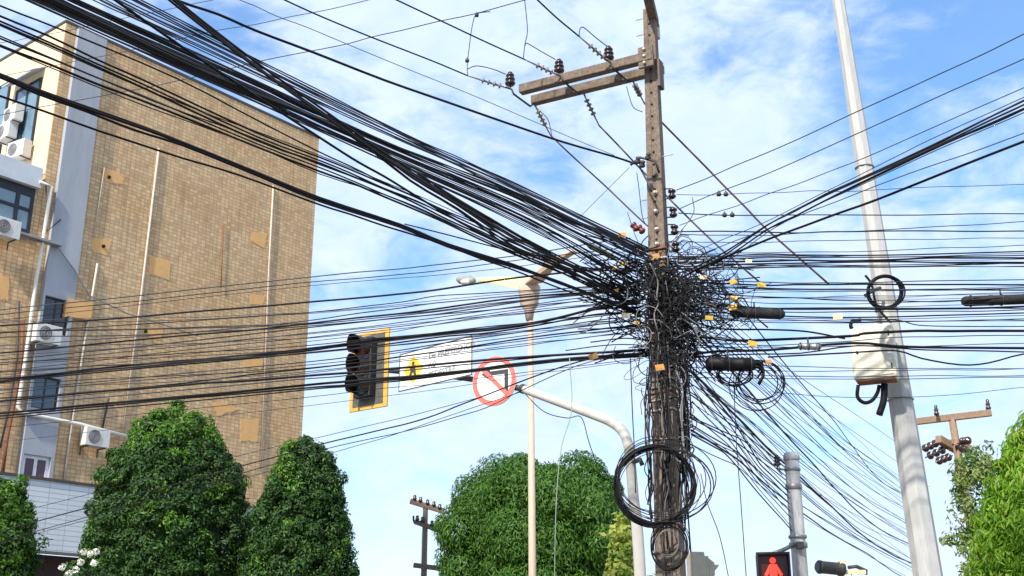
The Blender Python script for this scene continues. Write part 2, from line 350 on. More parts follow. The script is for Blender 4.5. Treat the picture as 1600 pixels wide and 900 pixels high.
# grey strip, three windows let into it
S0, S1, SP = .36, 1.36, -.15
wins = [(9.60, 11.50), (0,0), (0,0)]
def zz(px, py): return wall(px, py)[1]
wz = [(zz(80, 522), zz(82, 466)), (zz(60, 640), zz(62, 588)), (zz(45, 752), zz(45, 711))]
zs = [ZR-.02]
st = MB()
top = ZR-.04
for (a, b) in wz:
    st.span(S0, S1, SP, -.002, b, top); top = a
st.span(S0, S1, SP, -.002, 6.7, max(6.72, top)) if top > 6.75 else None
for (a, b) in wz:
    st.span(S0, S0+.07, SP, -.002, a, b); st.span(S1-.10, S1, SP, -.002, a, b)
bp(st, 'stair_strip', STRIP)
def window(u0, u1, z0, z1, y, fm, gm, vb=1, hb=0, fw=.05, name='window', parent=None):
    f = MB(); f.span(u0, u1, y-.03, y, z0, z0+fw); f.span(u0, u1, y-.03, y, z1-fw, z1); f.span(u0, u0+fw, y-.03, y, z0+fw, z1-fw); f.span(u1-fw, u1, y-.03, y, z0+fw, z1-fw)
    for i in range(vb): x = u0 + (u1-u0)*(i+1)/(vb+1); f.span(x-fw/2, x+fw/2, y-.028, y-.002, z0+fw, z1-fw)
    for i in range(hb): z = z0 + (z1-z0)*(i+1)/(hb+1); f.span(u0+fw, u1-fw, y-.026, y-.004, z-fw/2, z+fw/2)
    o = f.build(name, fm, parent or bld)
    MB().span(u0+fw*.6, u1-fw*.6, y-.012, y-.006, z0+fw*.6, z1-fw*.6).build('pane', gm, o)
    return o
window(S0+.07, S1-.10, wz[0][0], wz[0][1], -.02, FRAMEK, GLASSD, 1)
window(S0+.07, S1-.10, wz[1][0], wz[1][1], -.02, FRAMEK, GLASST, 1)
window(S0+.07, S1-.10, wz[2][0]-.05, wz[2][1], -.04, WFRAME, GLASSP, 1, fw=.10)
# big window of the lower wing, below the fascia
wa = wall(55, 300); wb = wall(47, 362)
wl = -2.6; wr = wall(54, 300)[0]
zt = wall(50, 300)[1] - .02; zb = wall(45, 366)[1]
bw = MB(); bw.span(wl, wr, -.05, -.002, zb, zb+.10); bw.span(wl, wr, -.05, -.002, zt-.16, zt+.25); bw.span(wr-.10, wr, -.05, -.002, zb+.10, zt-.16)
for x in (wr-.50, wr-1.45, wr-2.2): bw.span(x-.06, x+.06, -.05, -.002, zb+.10, zt-.16)
zm = zb + (zt-zb)*.55; bw.span(wl, wr-.10, -.048, -.004, zm-.05, zm+.05)
bo = bp(bw, 'window', FRAMEK, 'wide black framed window under the pale fascia')
MB().span(wl, wr-.06, -.02, -.012, zb+.05, zt).build('pane', GLASSB, bo)
lg = wall(25, 366); lr = wall(88, 381)
lm = MB(); lm.span(lg[0]-1.2, lr[0]-.02, -.42, -.16, lg[1]-.10, lg[1]-.03); bp(lm, 'ledge', STEEL)
# windows on the sunny side facade (local plane x = -.02)
def sidew(y0, y1, z0, z1, awn=False):
    f = MB(); x = -.02
    for (a, b, c, d) in ((y0, y1, z0, z0+.08), (y0, y1, z1-.08, z1), (y0, y0+.08, z0+.08, z1-.08), (y1-.08, y1, z0+.08, z1-.08), ((y0+y1)/2-.04, (y0+y1)/2+.04, z0+.08, z1-.08)):
        f.span(x-.06, x, a, b, c, d)
    o = f.build('window', FRAMEK, bld); MB().span(x-.03, x-.02, y0+.05, y1-.05, z0+.05, z1-.05).build('pane', GLASSB, o)
    return o
def side(px, py):                                          # pixel -> (local y, z) on the side facade
    d = raydir(px, py); rx, rz = d.x/d.y, d.z/d.y
    # BA + t*(-.783,.622)
    t = (rx*BA.y - BA.x)/(-.783 - rx*.622); k = BA.y + .622*t
    return t, EYE + k*rz
a0 = side(60, 175); a1 = side(26, 160)
sidew(a0[0], a1[0], 17.2, side(60, 126)[1])
b0 = side(14, 165); sidew(b0[0], b0[0]+2.2, 16.4, side(10, 132)[1])
aw = MB(); aw.prism([(0, 0), (-.45, -.30), (-.45, -.36), (0, -.06)], Matrix.Translation((-.02, 0, side(58, 124)[1]+.3)), a0[0]-.1, a1[0]+.2); bp(aw, 'awning', STRIP)
# conduits, pipes on the tiles
def pipe(pts, r, m, name='drain_pipe', off=.05, lab=None):
    P = [Vector((wall(x, y, off)[0], -off, wall(x, y, off)[1])) for (x, y) in pts]
    return bp(MB().tube(P, r, 8), name, m, lab)
pipe([(62, 284), (80, 291), (68, 370), (56, 440), (40, 560), (28, 636), (34, 645), (125, 663), (215, 686)], .055, PIPEW, off=.24, lab='white drain pipe bent along the wall above the fascia of the shop')
pipe([(248, 232), (222, 450), (192, 680)], .035, PIPEG, 'conduit'); pipe([(427, 290), (420, 420), (408, 735)], .03, PIPEG, 'conduit')
pipe([(152, 412), (128, 560), (108, 690), (100, 755)], .035, PIPEG, 'conduit')
pipe([(163, 262), (146, 372)], .018, PIPEG, 'conduit'); pipe([(170, 622), (160, 670)], .03, DSTEEL, 'conduit')
pipe([(350, 350), (345, 450)], .016, RUST, 'conduit')
pipe([(72, 290), (73, 362), (95, 343)], .02, DSTEEL, 'bracket', off=.2)
pipe([(28, 372), (88, 383), (115, 420), (140, 462), (200, 490), (310, 525)], .022, STEEL, 'wall_cable', off=.26)
pipe([(36, 500), (34, 560), (24, 620), (10, 690), (4, 740)], .05, RUST, 'wall_cable', off=.12); pipe([(30, 470), (27, 560), (14, 640), (0, 700)], .03, DSTEEL, 'wall_cable', off=.1)
# ochre mortar patches (some with an anchor hole)
for poly, hole in (([(160,265),(188,270),(193,288),(163,284)], (170,277)), ([(143,370),(173,377),(168,400),(144,393)], (161,385)),
        ([(234,400),(267,409),(264,438),(231,428)], None), ([(222,512),(256,513),(252,530),(224,524)], (227,518)), ([(393,362),(418,365),(412,388),(392,376)], None),
        ([(100,468),(142,474),(138,500),(96,496)], None), ([(392,460),(413,463),(411,477),(391,476)], None), ([(380,560),(411,562),(409,577),(380,574)], None),
        ([(376,655),(405,655),(402,690),(376,688)], None), ([(330,630),(352,629),(372,640),(340,650)], None), ([(0,430),(14,434),(12,470),(0,468)], None)):
    mb = MB(); P = [wall(x, y) for (x, y) in poly]; pr = []; rj = random.Random(int(poly[0][0]))
    for (a_, b_) in zip(P, P[1:] + P[:1]):
        for k_ in range(6): f_ = k_/6; pr.append((a_[0]+(b_[0]-a_[0])*f_ + rj.uniform(-.025, .025), a_[1]+(b_[1]-a_[1])*f_ + rj.uniform(-.025, .025)))
    o = bp(mb.prism(pr, Matrix.Identity(4), -.012 if pr[0][0] < S0 or pr[0][0] > S1 else -.16, -.001), 'mortar_patch', PATCH)
    if hole:
        u, z = wall(*hole); bp(MB().lathe((u, -.06, z), (0, 1, 0), [(0, .05), (.05, .06)], 10), 'anchor', HOLE, parent=o)
# band of white tiles over the shop front
z0, z1 = wall(100, 863, .9)[1], wall(100, 764, .9)[1]
bp(MB().span(-9, 12.0, -.9, 0.0, z0, 6.62), 'shop_fascia', WTILE)
bp(MB().span(-9.02, 12.05, -.94, 0.0, 6.62, 6.70), 'ledge_slab', ROOFD)
bp(MB().span(-8.8, 11.6, 0.2, 8.8, 0.0, z0), 'shop_front', mat('shop_dark', (0.05, 0.03, 0.03), 0.8))
for i in range(6):
    bp(MB().span(-8.8+i*4.0, -8.4+i*4.0, -.1, .2, 0, z0), 'pier', CREAM)

def ac_unit(M, label, tilt=None, size=(.80, .30, .55)):
    t = empty('air_conditioner'); t.matrix_world = M
    b = MB().box((0, 0, 0), size).build('casing', ACW, t, bevel=.015)
    g = MB().lathe((-.12, -size[1]/2-.012, 0), (0, 1, 0), [(0, .20), (.004, .21), (.012, .21)], 24).build('fan_grille', ACG, t)
    r = MB()
    for rr in (.05, .10, .15, .20): r.tube([(-.12+math.cos(a)*rr, -size[1]/2-.016, math.sin(a)*rr) for a in [k*math.pi/10 for k in range(20)]], .004, 4, closed=True)
    r.build('guard', ACW, g)
    k = MB()
    for x in (-.28, .28): k.span(x-.015, x+.015, -size[1]/2, .28, -size[2]/2-.03, -size[2]/2); k.span(x-.015, x+.015, .25, .28, -size[2]/2-.25, -size[2]/2-.03)
    k.build('bracket', DSTEEL, t)
    tag(t, label, 'air conditioner', 'outdoor air conditioner units on the building'); return t
def on_tiles(px, py, off): u, z = wall(px, py, off); return Matrix.Translation(BA) @ Matrix.Rotation(BROT, 4, 'Z') @ Matrix.Translation((u, -off, z))
ac_unit(on_tiles(73, 523, .38), 'white air conditioner unit below the highest dark window of the grey strip')
ac_unit(on_tiles(149, 684, .28), 'white air conditioner unit on bare tiles under the sloping white pipe')
ac_unit(on_tiles(8, 357, .38), 'white air conditioner unit before the wide black framed window')
def on_side(px, py, off): y, z = side(px, py); return Matrix.Translation(BA) @ Matrix.Rotation(BROT - math.radians(90), 4, 'Z') @ Matrix.Translation((-y, -off, z))
for (px, py, lb) in ((35, 186, 'highest of the white air conditioners on the sunny side facade'), (25, 212, 'middle one of the white air conditioners on the sunny side facade'), (44, 240, 'lowest of the white air conditioners on the sunny side facade')):
    ac_unit(on_side(px, py, .3) @ Matrix.Rotation(math.radians(random.Random(py).uniform(-10, 10)), 4, 'Z'), lb)

# ------------------------------------------------------------------ main utility pole
PB = at(1043, 860, 15.0); PT = at(1012, 15, 15.0)
PROT = math.atan2(-.47, .88)
PH = PT.z
pole = empty('utility_pole', (PB.x+.03, 15.0, 0), PROT)
tag(pole, 'weathered brown concrete utility pole wrapped in tangled cables at the centre', 'utility pole')
lean = Vector((PT.x - PB.x, 0, 0)) / (PT.z - PB.z)         # slight lean
Rz = Matrix.Rotation(-PROT, 3, 'Z')
leanl = Rz @ lean
def pc(z): return leanl * (z - PB.z)
def secw(z): return .086 + (PH - z)/PH*.108                 # half width
body = MB(); b0 = 0; rows = 14
for i in range(rows+1):
    z = PH*i/rows; h = secw(z); d = h*.66; g = h*.22; gd = .035 if z < 6.3 else .012; c = pc(z)
    for (x, y) in ((-h, -d), (-g, -d), (-g, -d+gd), (g, -d+gd), (g, -d), (h, -d), (h, d), (-h, d)):
        body.v.append(Vector((x + c.x, y + c.y, z)))
for i in range(rows):
    for k in range(8):
        k2 = (k+1) % 8; body.face([i*8+k, i*8+k2, (i+1)*8+k2, (i+1)*8+k])
body.face(list(range(8))[::-1]); body.face([rows*8+k for k in range(8)])
body.cur = 1
z = 5.0
while z < PH-.1:
    h = secw(z); c = pc(z); body.lathe((c.x, c.y - h*.66 + .010, z), (0, -1, 0), [(0, .018), (.010 if z > 6.3 else .02, .018)], 8); z += .19
body.build('shaft', [CONC, HOLE], pole, bevel=.008)
def pl(px, py, dy=0):                                       # pixel near the pole -> pole local coordinates (depth 15+dy)
    p = at(px, py, 15.0 + dy) - pole.location; return Rz @ p
# crossarms
zc = pl(1010, 102).z
pcz = pc(zc); Hc = secw(zc)
a_end = pl(793, 150, 1.0)
armlen = 2.05
zf = pl(1000, 100).z
for sgn, zo in ((-1, 0), (1, 0)):
    y = sgn*(Hc*.66 + .140); x1 = pcz.x + .10
    m = MB(); m.span(x1 - armlen - .12, x1, pcz.y + y - .065, pcz.y + y + .065, zf - .07, zf + .07)
    a = m.build('crossarm', CONC, pole, bevel=.012)
bl = MB(); bl.span(pcz.x-.115, pcz.x+.115, pcz.y-Hc*.66-.19, pcz.y-Hc*.66-.142, zf-.17, zf+.17); bl.build('clamp_plate', CONC, pole, bevel=.01)
bl = MB(); bl.span(pcz.x+Hc+.0, pcz.x+Hc+.05, pcz.y-.08, pcz.y+.09, zf-.42, zf+.02); bl.build('clamp_plate', CONC_F, pole)
bt = MB()
for zz_ in (-.11, 0, .11): bt.lathe((pcz.x-.01, pcz.y-Hc*.66-.19, zf+zz_), (0, -1, 0), [(0, .028), (.03, .025), (.045, .012)], 8)
bt.build('bolts', BANDW, pole)
# second crossarm at the very top, coming towards the street
ta = at(1023, 38, 15.2); tb = at(990, -62, 12.9)
tm = MB(); v0 = Rz @ (ta - pole.location); v1 = Rz @ (tb - pole.location)
v1.z = v0.z + .0; dirv = (v1 - v0).normalized(); Mt = dirv.to_track_quat('X', 'Z').to_matrix()
tm.box((v0+v1)/2, ((v1-v0).length, .13, .15), Mt); tm.build('crossarm', CONC, pole, bevel=.012, ).__setitem__('label', 'stubby crossarm at the pole top reaching over the street')
bl = MB(); bl.box(v0 + Vector((.0, -.01, -.12)), (.12, .13, .26)); bl.build('bracket_block', mat('pale_block', (.5,.42,.33), .9, stain=(.2,.15,.1)), pole, bevel=.01)
# pin insulators standing on the near arm
def pin_ins(parent, p, s=1.0, axis=(0, 0, 1), name='insulator'):
    prof = [(0, .012), (.05, .012), (.05, .045), (.07, .062), (.085, .062), (.09, .042), (.115, .040), (.12, .058), (.135, .058), (.14, .038), (.165, .036), (.17, .050), (.19, .048), (.20, .030), (.215, .030), (.225, .022)]
    return MB().lathe(p, axis, [(a*s, b*s) for a, b in prof], 16).build(name, CERAM, parent)
arm_y = -(Hc*.66 + .140) + pcz.y
INS = []
for px in (795, 874, 952):
    # x along the arm by pixel
    best = min([pcz.x - .1 - armlen*k/400 for k in range(420)], key=lambda xx: abs((lambda w_: (w_.x/w_.y*((math.cos(PITCH)) + 0)))(pole.location + Rz.transposed() @ Vector((xx, arm_y, 0))) - (lambda d: d.x/d.y*math.cos(PITCH))(raydir(px, 120))))
    pin_ins(pole, (best, arm_y, zf+.06), 1.3); INS.append(best)
def string_ins(a, b, nm='insulator_string', n=4, m=None):
    a, b = Vector(a), Vector(b); L_ = (b-a).length; ax = (b-a).normalized(); prof = [(0, .010), (L_*.25, .010)]
    u = .5*L_/n
    for i in range(n):
        o = L_*.25 + i*u; prof += [(o, .016), (o+.012, .045), (o+.022, .045), (o+.034, .016)]
    prof += [(L_*.78, .012), (L_, .010)]
    o = MB().lathe(a, ax, prof, 10).build(nm, m or mat('grey_polymer', (.20, .18, .16), .5, var=.3, scale=30), pole)
    MB().tube([a+ax*(L_*k/8) + Vector((0, 0, .02*math.sin(k*1.9))) for k in (0, .5, 1, 1.5)], .014, 5).build('shackle', STEEL, o)
    return o
for k_ in INS:
    MB().tube([Vector((k_+.07, arm_y-.08, zf)), Vector((k_+.10, arm_y-.075, zf-.085)), Vector((k_+.14, pcz.y*2-arm_y, zf-.085)), Vector((k_+.16, -arm_y+2*pcz.y+.08, zf))], .016, 6).build('strap', DSTEEL, pole)
STR = []      # world end points of the strings, towards the street
def wl2(p): return pole.matrix_world @ p
pole_M = Matrix.Translation(pole.location) @ Matrix.Rotation(PROT, 4, 'Z')
def near_str(i, px, py, dY):
    a = Vector((INS[i] + .07, arm_y - .07, zf)); e = at(px, py, (pole_M @ a).y - dY); string_ins(a, pole_M.inverted() @ e); return e
NE = [near_str(0, 730, 118, .25), near_str(1, 820, 93, .3), near_str(2, 905, 57, .4)]
def far_str(i, px, py, dY):
    a = Vector((INS[i] + .16, -arm_y + 2*pcz.y + .07, zf)); e = at(px, py, (pole_M @ a).y + dY); string_ins(a, pole_M.inverted() @ e, m=mat('yellowed_polymer', (.34, .27, .13), .5, var=.3, scale=30) if i == 0 else None); return e
FE = [far_str(0, 860, 211, .5), far_str(1, 936, 196, .5), far_str(2, 1006, 160, .5)]
# secondary rack of spool insulators on the right side, clevises on the left
rk = MB()
SP_PX = [(1050, 303), (1052, 332), (1054, 359), (1056, 386)]
for i, (x, y) in enumerate(SP_PX):
    p = pl(x, y, -.05)
    MB().lathe(p - Vector((0, 0, .07)), (0, 0, 1), [(0, .03), (.02, .055), (.045, .055), (.05, .035), (.09, .035), (.095, .055), (.12, .055), (.14, .03)], 14).build('spool_insulator', CERAM, pole)
    for dz in (-.075, .075): rk.tube([Vector((secw(p.z)+pc(p.z).x-.02, 0, p.z+dz)), Vector((p.x+.01, p.y, p.z+dz))], .011, 5)
rk.build('insulator_rack', DSTEEL, pole)
ck = MB()
for (x, y) in ((996, 256), (1003, 262), (1012, 250)):
    p = pl(x, y, -.25); ck.lathe(p, (.3, -.4, .6), [(0, .02), (.02, .045), (.05, .045), (.055, .02), (.08, .04), (.1, .03)], 10)
ck.tube([pl(985, 258, -.2), pl(1000, 246, -.25), pl(1024, 252, -.3), pl(1030, 270, -.3)], .018, 6); ck.tube([pl(1000, 262, -.2), pl(1015, 290, -.3), pl(1018, 300, -.3)], .014, 5)
ck.build('cable_clamp', DSTEEL, pole)
for (x, y) in ((997, 360), (1006, 364)):
    p = pl(x, y, -.15); MB().lathe(p, (-.5, -.2, .7), [(0, .02), (.02, .05), (.05, .05), (.06, .03), (.09, .05), (.12, .05), (.13, .02)], 12).build('spool_insulator', mat('maroon_ceramic', (.13, .025, .02), .25), pole)
st = MB()
for (x, y) in ((1017, 305), (1021, 334), (1024, 362), (1026, 385)):
    p = pl(x, y, 0); h = secw(p.z); st.lathe((pc(p.z).x+.02, pc(p.z).y-h*.66-.002, p.z), (0, -1, 0), [(0, .035), (.02, .035), (.03, .02), (.06, .018)], 8)
for (x, y) in ((1012, 27), (1012, 52), (1034, 248), (1010, 310), (1010, 338)):
    p = pl(x, y, 0); st.tube([Vector((-secw(p.z)-.09 if x < 1030 else .1, pc(p.z).y-.02, p.z)) , Vector((pc(p.z).x if x < 1030 else .3, pc(p.z).y-.02, p.z))], .009, 5)
st.build('step_bolts', BANDW, pole)
# steel bands / lashings around the pole
rb = random.Random(5)
for i, y in enumerate([388, 404, 420, 520, 530, 541, 549, 560, 571, 579, 592, 604, 612, 624, 640, 686, 862]):
    p = pl(1030, y, -.1); h = secw(p.z)+.012; d = h*.66+.004; c = pc(p.z); k = rb.uniform(-.02, .02)
    m = MB(); m.tube([Vector((c.x-h, c.y-d, p.z+k)), Vector((c.x+h, c.y-d, p.z-k)), Vector((c.x+h, c.y+d, p.z)), Vector((c.x-h, c.y+d, p.z))], rb.choice([.010, .014, .018]), 5, closed=True)
    m.build('steel_band', BANDW if i % 4 else RUST, pole)

# ------------------------------------------------------------------ wires
RW = random.Random(11)
def levelY(p0, Y0, q): 
    e = elev(*q); return max(2.0, min(120.0, elev(*p0)*Y0/max(e, .02)))
def wire_pts(pts, Y0, Y1=None):
    """pixels along the wire; depth at its first and last point; in between the depth a straight span has"""
    if Y1 is None: Y1 = levelY(pts[0], Y0, pts[-1])
    cum = [0.0]
    for a, b in zip(pts, pts[1:]): cum.append(cum[-1] + math.hypot(b[0]-a[0], b[1]-a[1]))
    return [at(p[0], p[1], 1.0/((1-c/cum[-1])/Y0 + (c/cum[-1])/Y1)) for p, c in zip(pts, cum)]
RK = random.Random(77)
def wire(pts, wpx, label, group, Y0=15.0, Y1=None, m=None, name='cable', sub=5, sides=6, cat='cable', P=None):
    P = P or wire_pts(pts, Y0, Y1)
    q = []                                                # small kinks of old cable
    for i, p in enumerate(P):
        q.append(p)
        if i < len(P)-1 and (P[i+1]-p).length > 1.2:
            for k in (1, 2): q.append(p.lerp(P[i+1], k/3) + Vector((0, 0, 0)) + (P[max(0, i-1)] + P[min(len(P)-1, i+2)] - p - P[i+1])*(-.055 if 0 < i < len(P)-2 else 0) + Vector((0, RK.gauss(0, .01), RK.gauss(0, .006))))
    P = q; sub = 3 if len(P) > 8 else sub
    S = spline(P, sub); e_ = pts[-1]
    if e_[0] < -50 or e_[0] > 1700 or e_[1] < -30:         # the span goes on beyond the picture
        S.append(S[-1] + (S[-1] - S[-2]).normalized()*(8.5 if e_[0] < -50 and e_[1] > 300 else 22))
    o = MB().tube(S, wpx*15.0/1800/2, sides).build(name, m or BLACK)
    tag(o, label, cat, group); return o
def fan(A, B, n, wlo, whi, label, group, Y0=15.0, Y1=None, m=None, jit=2.0, pw=1.0, dY=.35, ts=None):
    for i in range(n):
        t = ts[i] if ts else ((i + RW.uniform(.1, .9))/n)**pw
        w = []
        for (a, b) in zip(A, B): w.append((a[0]+(b[0]-a[0])*t + RW.gauss(0, jit*.3), a[1]+(b[1]-a[1])*t + RW.gauss(0, jit)))
        y0 = Y0 + RW.uniform(-dY, dY)
        mm = m if not isinstance(m, (list, tuple)) else RW.choice(m)
        wire(w, RW.uniform(wlo, whi), label, group, y0, Y1, mm)
BK = [BLACK, BLACK, BLACK2, BLACK2, BROWNW]
# thick main bundle coming in from the upper left
fan([(1012,392),(900,345),(800,298),(610,224),(400,127),(122,0),(-60,-84)], [(995,462),(900,398),(800,343),(545,226),(400,160),(34,-3),(-140,-84)], 32, 1.0, 2.2,
    'thick black cable in the heavy bundle from the upper left corner to the pole', 'heavy cable bundle upper left', m=BK, jit=.9,
    ts=[.0,.02,.04,.07,.09,.11,.15,.17,.20,.31,.34,.36,.39,.41,.44,.46,.49,.52,.54,.57,.68,.70,.72,.75,.77,.80,.82,.85,.88,.95,.98,1.0])
fan([(1015,385),(800,284),(665,224),(400,90),(228,0),(60,-84)], [(1010,402),(800,299),(636,225),(400,118),(145,0),(-20,-84)], 12, .9, 1.8,
    'thin black cable running just above the heavy bundle at the upper left', 'thin cables above the heavy bundle', m=[BLACK, BLACK2, BLUEW], jit=1.4)
fan([(985,455),(900,412),(800,362),(700,302),(590,232),(500,168),(400,98),(276,0),(190,-80)], [(965,462),(900,424),(800,374),(700,312),(584,237),(492,174),(394,102),(264,0),(178,-80)], 4, 1.8, 2.6,
    'brown black cable crossing the heavy bundle at a steeper slant', 'steep brown cables crossing the heavy bundle', m=[BROWNW, BLACK2], jit=.8)
fan([(985,462),(800,355),(710,305),(645,265),(560,215),(400,140),(200,50),(60,-20),(-60,-80)], [(970,472),(800,392),(715,330),(640,285),(535,205),(400,150),(200,62),(60,-5),(-60,-60)], 7, 1.6, 2.8,
    'black cable leaving the underside of the heavy bundle towards the tangle', 'cables fanning below the heavy bundle', m=[BLACK, BLACK2], jit=1.0)
wire([(965,455),(800,388),(720,348),(640,300),(515,225),(400,150),(287,75),(180,0),(90,-64)], 2.8, 'single black cable crossing under the heavy bundle and fanning below it', 'cables fanning below the heavy bundle')
for i, (yl, y4, y5, y8) in enumerate([(9,190,240,374), (25,207,246,379), (33,213,251,384), (38,219,255,389), (60,224,262,392), (71,229,268,396)]):
    p = [(975, 448+i*3), (800, y8), (650, y5 + (y8-y5)*.47), (500, y5), (400, y4-(2 if i < 1 else 0)), (230, yl+(y4-yl)*.565), (0, yl), (-140, yl-62)]
    if i == 0: p = [(975,448),(800,374),(650,308),(500,238),(400,187),(275,122),(100,48),(0,9),(-140,-52)]
    wire(p, [1.8, 2.2, 2.0, 2.4, 1.8, 2.6][i], 'thin dark cable passing across the top of the tiled facade', 'thin cables across the tiled facade top', m=[BROWNW, BLACK2][i % 2])
for i in range(3):
    t = i/2.2
    wire([(980, 452+t*22), (880, 415+t*14), (800, 376+t*20+RW.uniform(-2, 2)), (700, 326+t*24), (600, 284+t*22), (500, 243+t*32), (400, 205+t*26), (200, 128+t*30), (0, 40+t*36), (-140, -20+t*36)], RW.uniform(1.0, 1.6),
         'thin dark cable passing across the top of the tiled facade', 'thin cables across the tiled facade top', m=BLUEW if i % 2 else BLACK2)
fan([(1000,488),(900,449),(800,413),(700,381),(625,350),(500,308),(400,268),(287,222),(57,138),(0,115),(-150,60)], [(1000,494),(900,453),(800,417),(700,386),(625,356),(500,315),(400,274),(287,228),(57,146),(0,122),(-150,68)], 4, 2.4, 3.3,
    'thick black cable of the taut bundle crossing the middle of the tiled facade', 'taut black bundle across the tiled facade', m=[BLACK, BROWNW], jit=.5, dY=.04)
wire([(985,492),(800,421),(650,368),(500,320),(400,283),(217,225),(0,150),(-150,98)], 2.4, 'thin black cable hanging just below the taut bundle on the tiled facade', None)
wire([(985,428),(880,412),(800,393),(700,367),(632,350)], 2.0, 'thin black cable splitting upward off the taut bundle towards the pole', None, Y0=15, Y1=13.6)
wire([(993,256),(960,245),(880,222),(800,195),(700,160),(600,125),(490,82),(400,48),(340,22),(275,0),(160,-50)], 3.6, 'lone thick black cable clamped high on the pole below its crossarms', None)
wire([(730,118),(675,95),(580,58),(500,25),(445,0),(300,-66)], 2.6, 'overhead conductor ending at the outermost insulator string', 'overhead conductors', Y0=NE[0].y)
wire([(820,93),(760,66),(690,33),(620,0),(480,-70)], 2.6, 'overhead conductor ending at the middle insulator string', 'overhead conductors', Y0=NE[1].y)
wire([(905,57),(870,28),(840,0),(760,-70)], 3.0, 'overhead conductor ending at the insulator string nearest the pole', 'overhead conductors', Y0=NE[2].y)
wire([(960,243),(885,212),(800,175),(540,68),(400,10),(375,0),(230,-60)], 1.1, 'hair thin grey line passing behind the crossarm ends', None, m=BLUEW, Y0=15.4)
wire([(905,-22),(820,0),(740,22),(580,58),(545,68),(400,97),(225,138),(120,157),(0,180),(-150,212)], 1.7, 'thin line slanting up to the right that carries the hanging jumpers', None, Y0=14.0, Y1=22, m=BLUEW)
wire([(700,-34),(575,0),(400,38),(342,47),(175,85),(22,115),(-120,146)], 1.5, 'thin line slanting up to the right through the upper left bundle', None, Y0=15, Y1=22, m=BLUEW)
wire([(470,-34),(332,0),(225,22),(62,56),(0,67),(-150,96)], 1.3, 'thin line slanting up to the right near the upper left corner', None, Y0=15, Y1=22, m=BLUEW)
# jumpers
def jump(pts, Y, wpx, label): wire(pts, wpx, label, 'jumpers at the crossarms', Y0=Y, Y1=Y, m=BLUEW, name='jumper', cat='jumper wire', sub=7)
jump([(766,18),(745,22),(738,40),(733,75),(730,105),(731,118)], NE[0].y, 1.8, 'long thin jumper dropping to the outermost insulator string')
jump([(730,108),(745,103),(770,108),(790,116)], NE[0].y, 1.8, 'short arched jumper to the outermost pin insulator')
jump([(819,-5),(822,20),(824,50),(820,70),(818,90)], NE[1].y, 1.9, 'long thin jumper dropping to the middle insulator string')
jump([(820,72),(824,68),(845,80),(868,93)], NE[1].y, 1.8, 'short arched jumper to the middle pin insulator')
jump([(905,57),(906,46),(912,43),(930,58),(948,72)], NE[2].y, 1.9, 'short arched jumper to the pin insulator nearest the pole')
jump([(840,170),(855,185),(860,200),(862,212)], FE[0].y, 1.8, 'short jumper hanging under the outer end of the crossarms')
jump([(979,135),(983,150),(990,168),(1004,175)], FE[2].y, 1.6, 'short jumper looping down beside the pole below the crossarms')
# reddish conductors leaving behind
wire([(860,211),(890,240),(945,290),(1005,347),(1075,408),(1140,462),(1200,512)], 3.0, 'lowest of the reddish conductors slanting down behind the pole', 'reddish conductors slanting down behind the pole', Y0=FE[0].y, Y1=16.2, m=REDW)
wire([(936,196),(965,226),(1000,263),(1060,325),(1120,383),(1187,441)], 3.4, 'middle one of the reddish conductors slanting down behind the pole', 'reddish conductors slanting down behind the pole', Y0=FE[1].y, Y1=15.6, m=REDW)
wire([(1006,160),(1030,187),(1100,258),(1200,360),(1295,444)], 3.6, 'highest of the reddish conductors slanting down behind the pole', 'reddish conductors slanting down behind the pole', Y0=FE[2].y, Y1=15.6, m=REDW)
wire([(983,262),(965,280),(920,325),(895,350)], 1.0, 'hair thin line from the pole clamp down to the left', None, m=BLUEW)
wire([(995,270),(999,300),(1003,335),(1008,350)], 1.4, 'thin slack wire hanging along the left edge of the pole top', None, Y0=14.8, Y1=14.8)

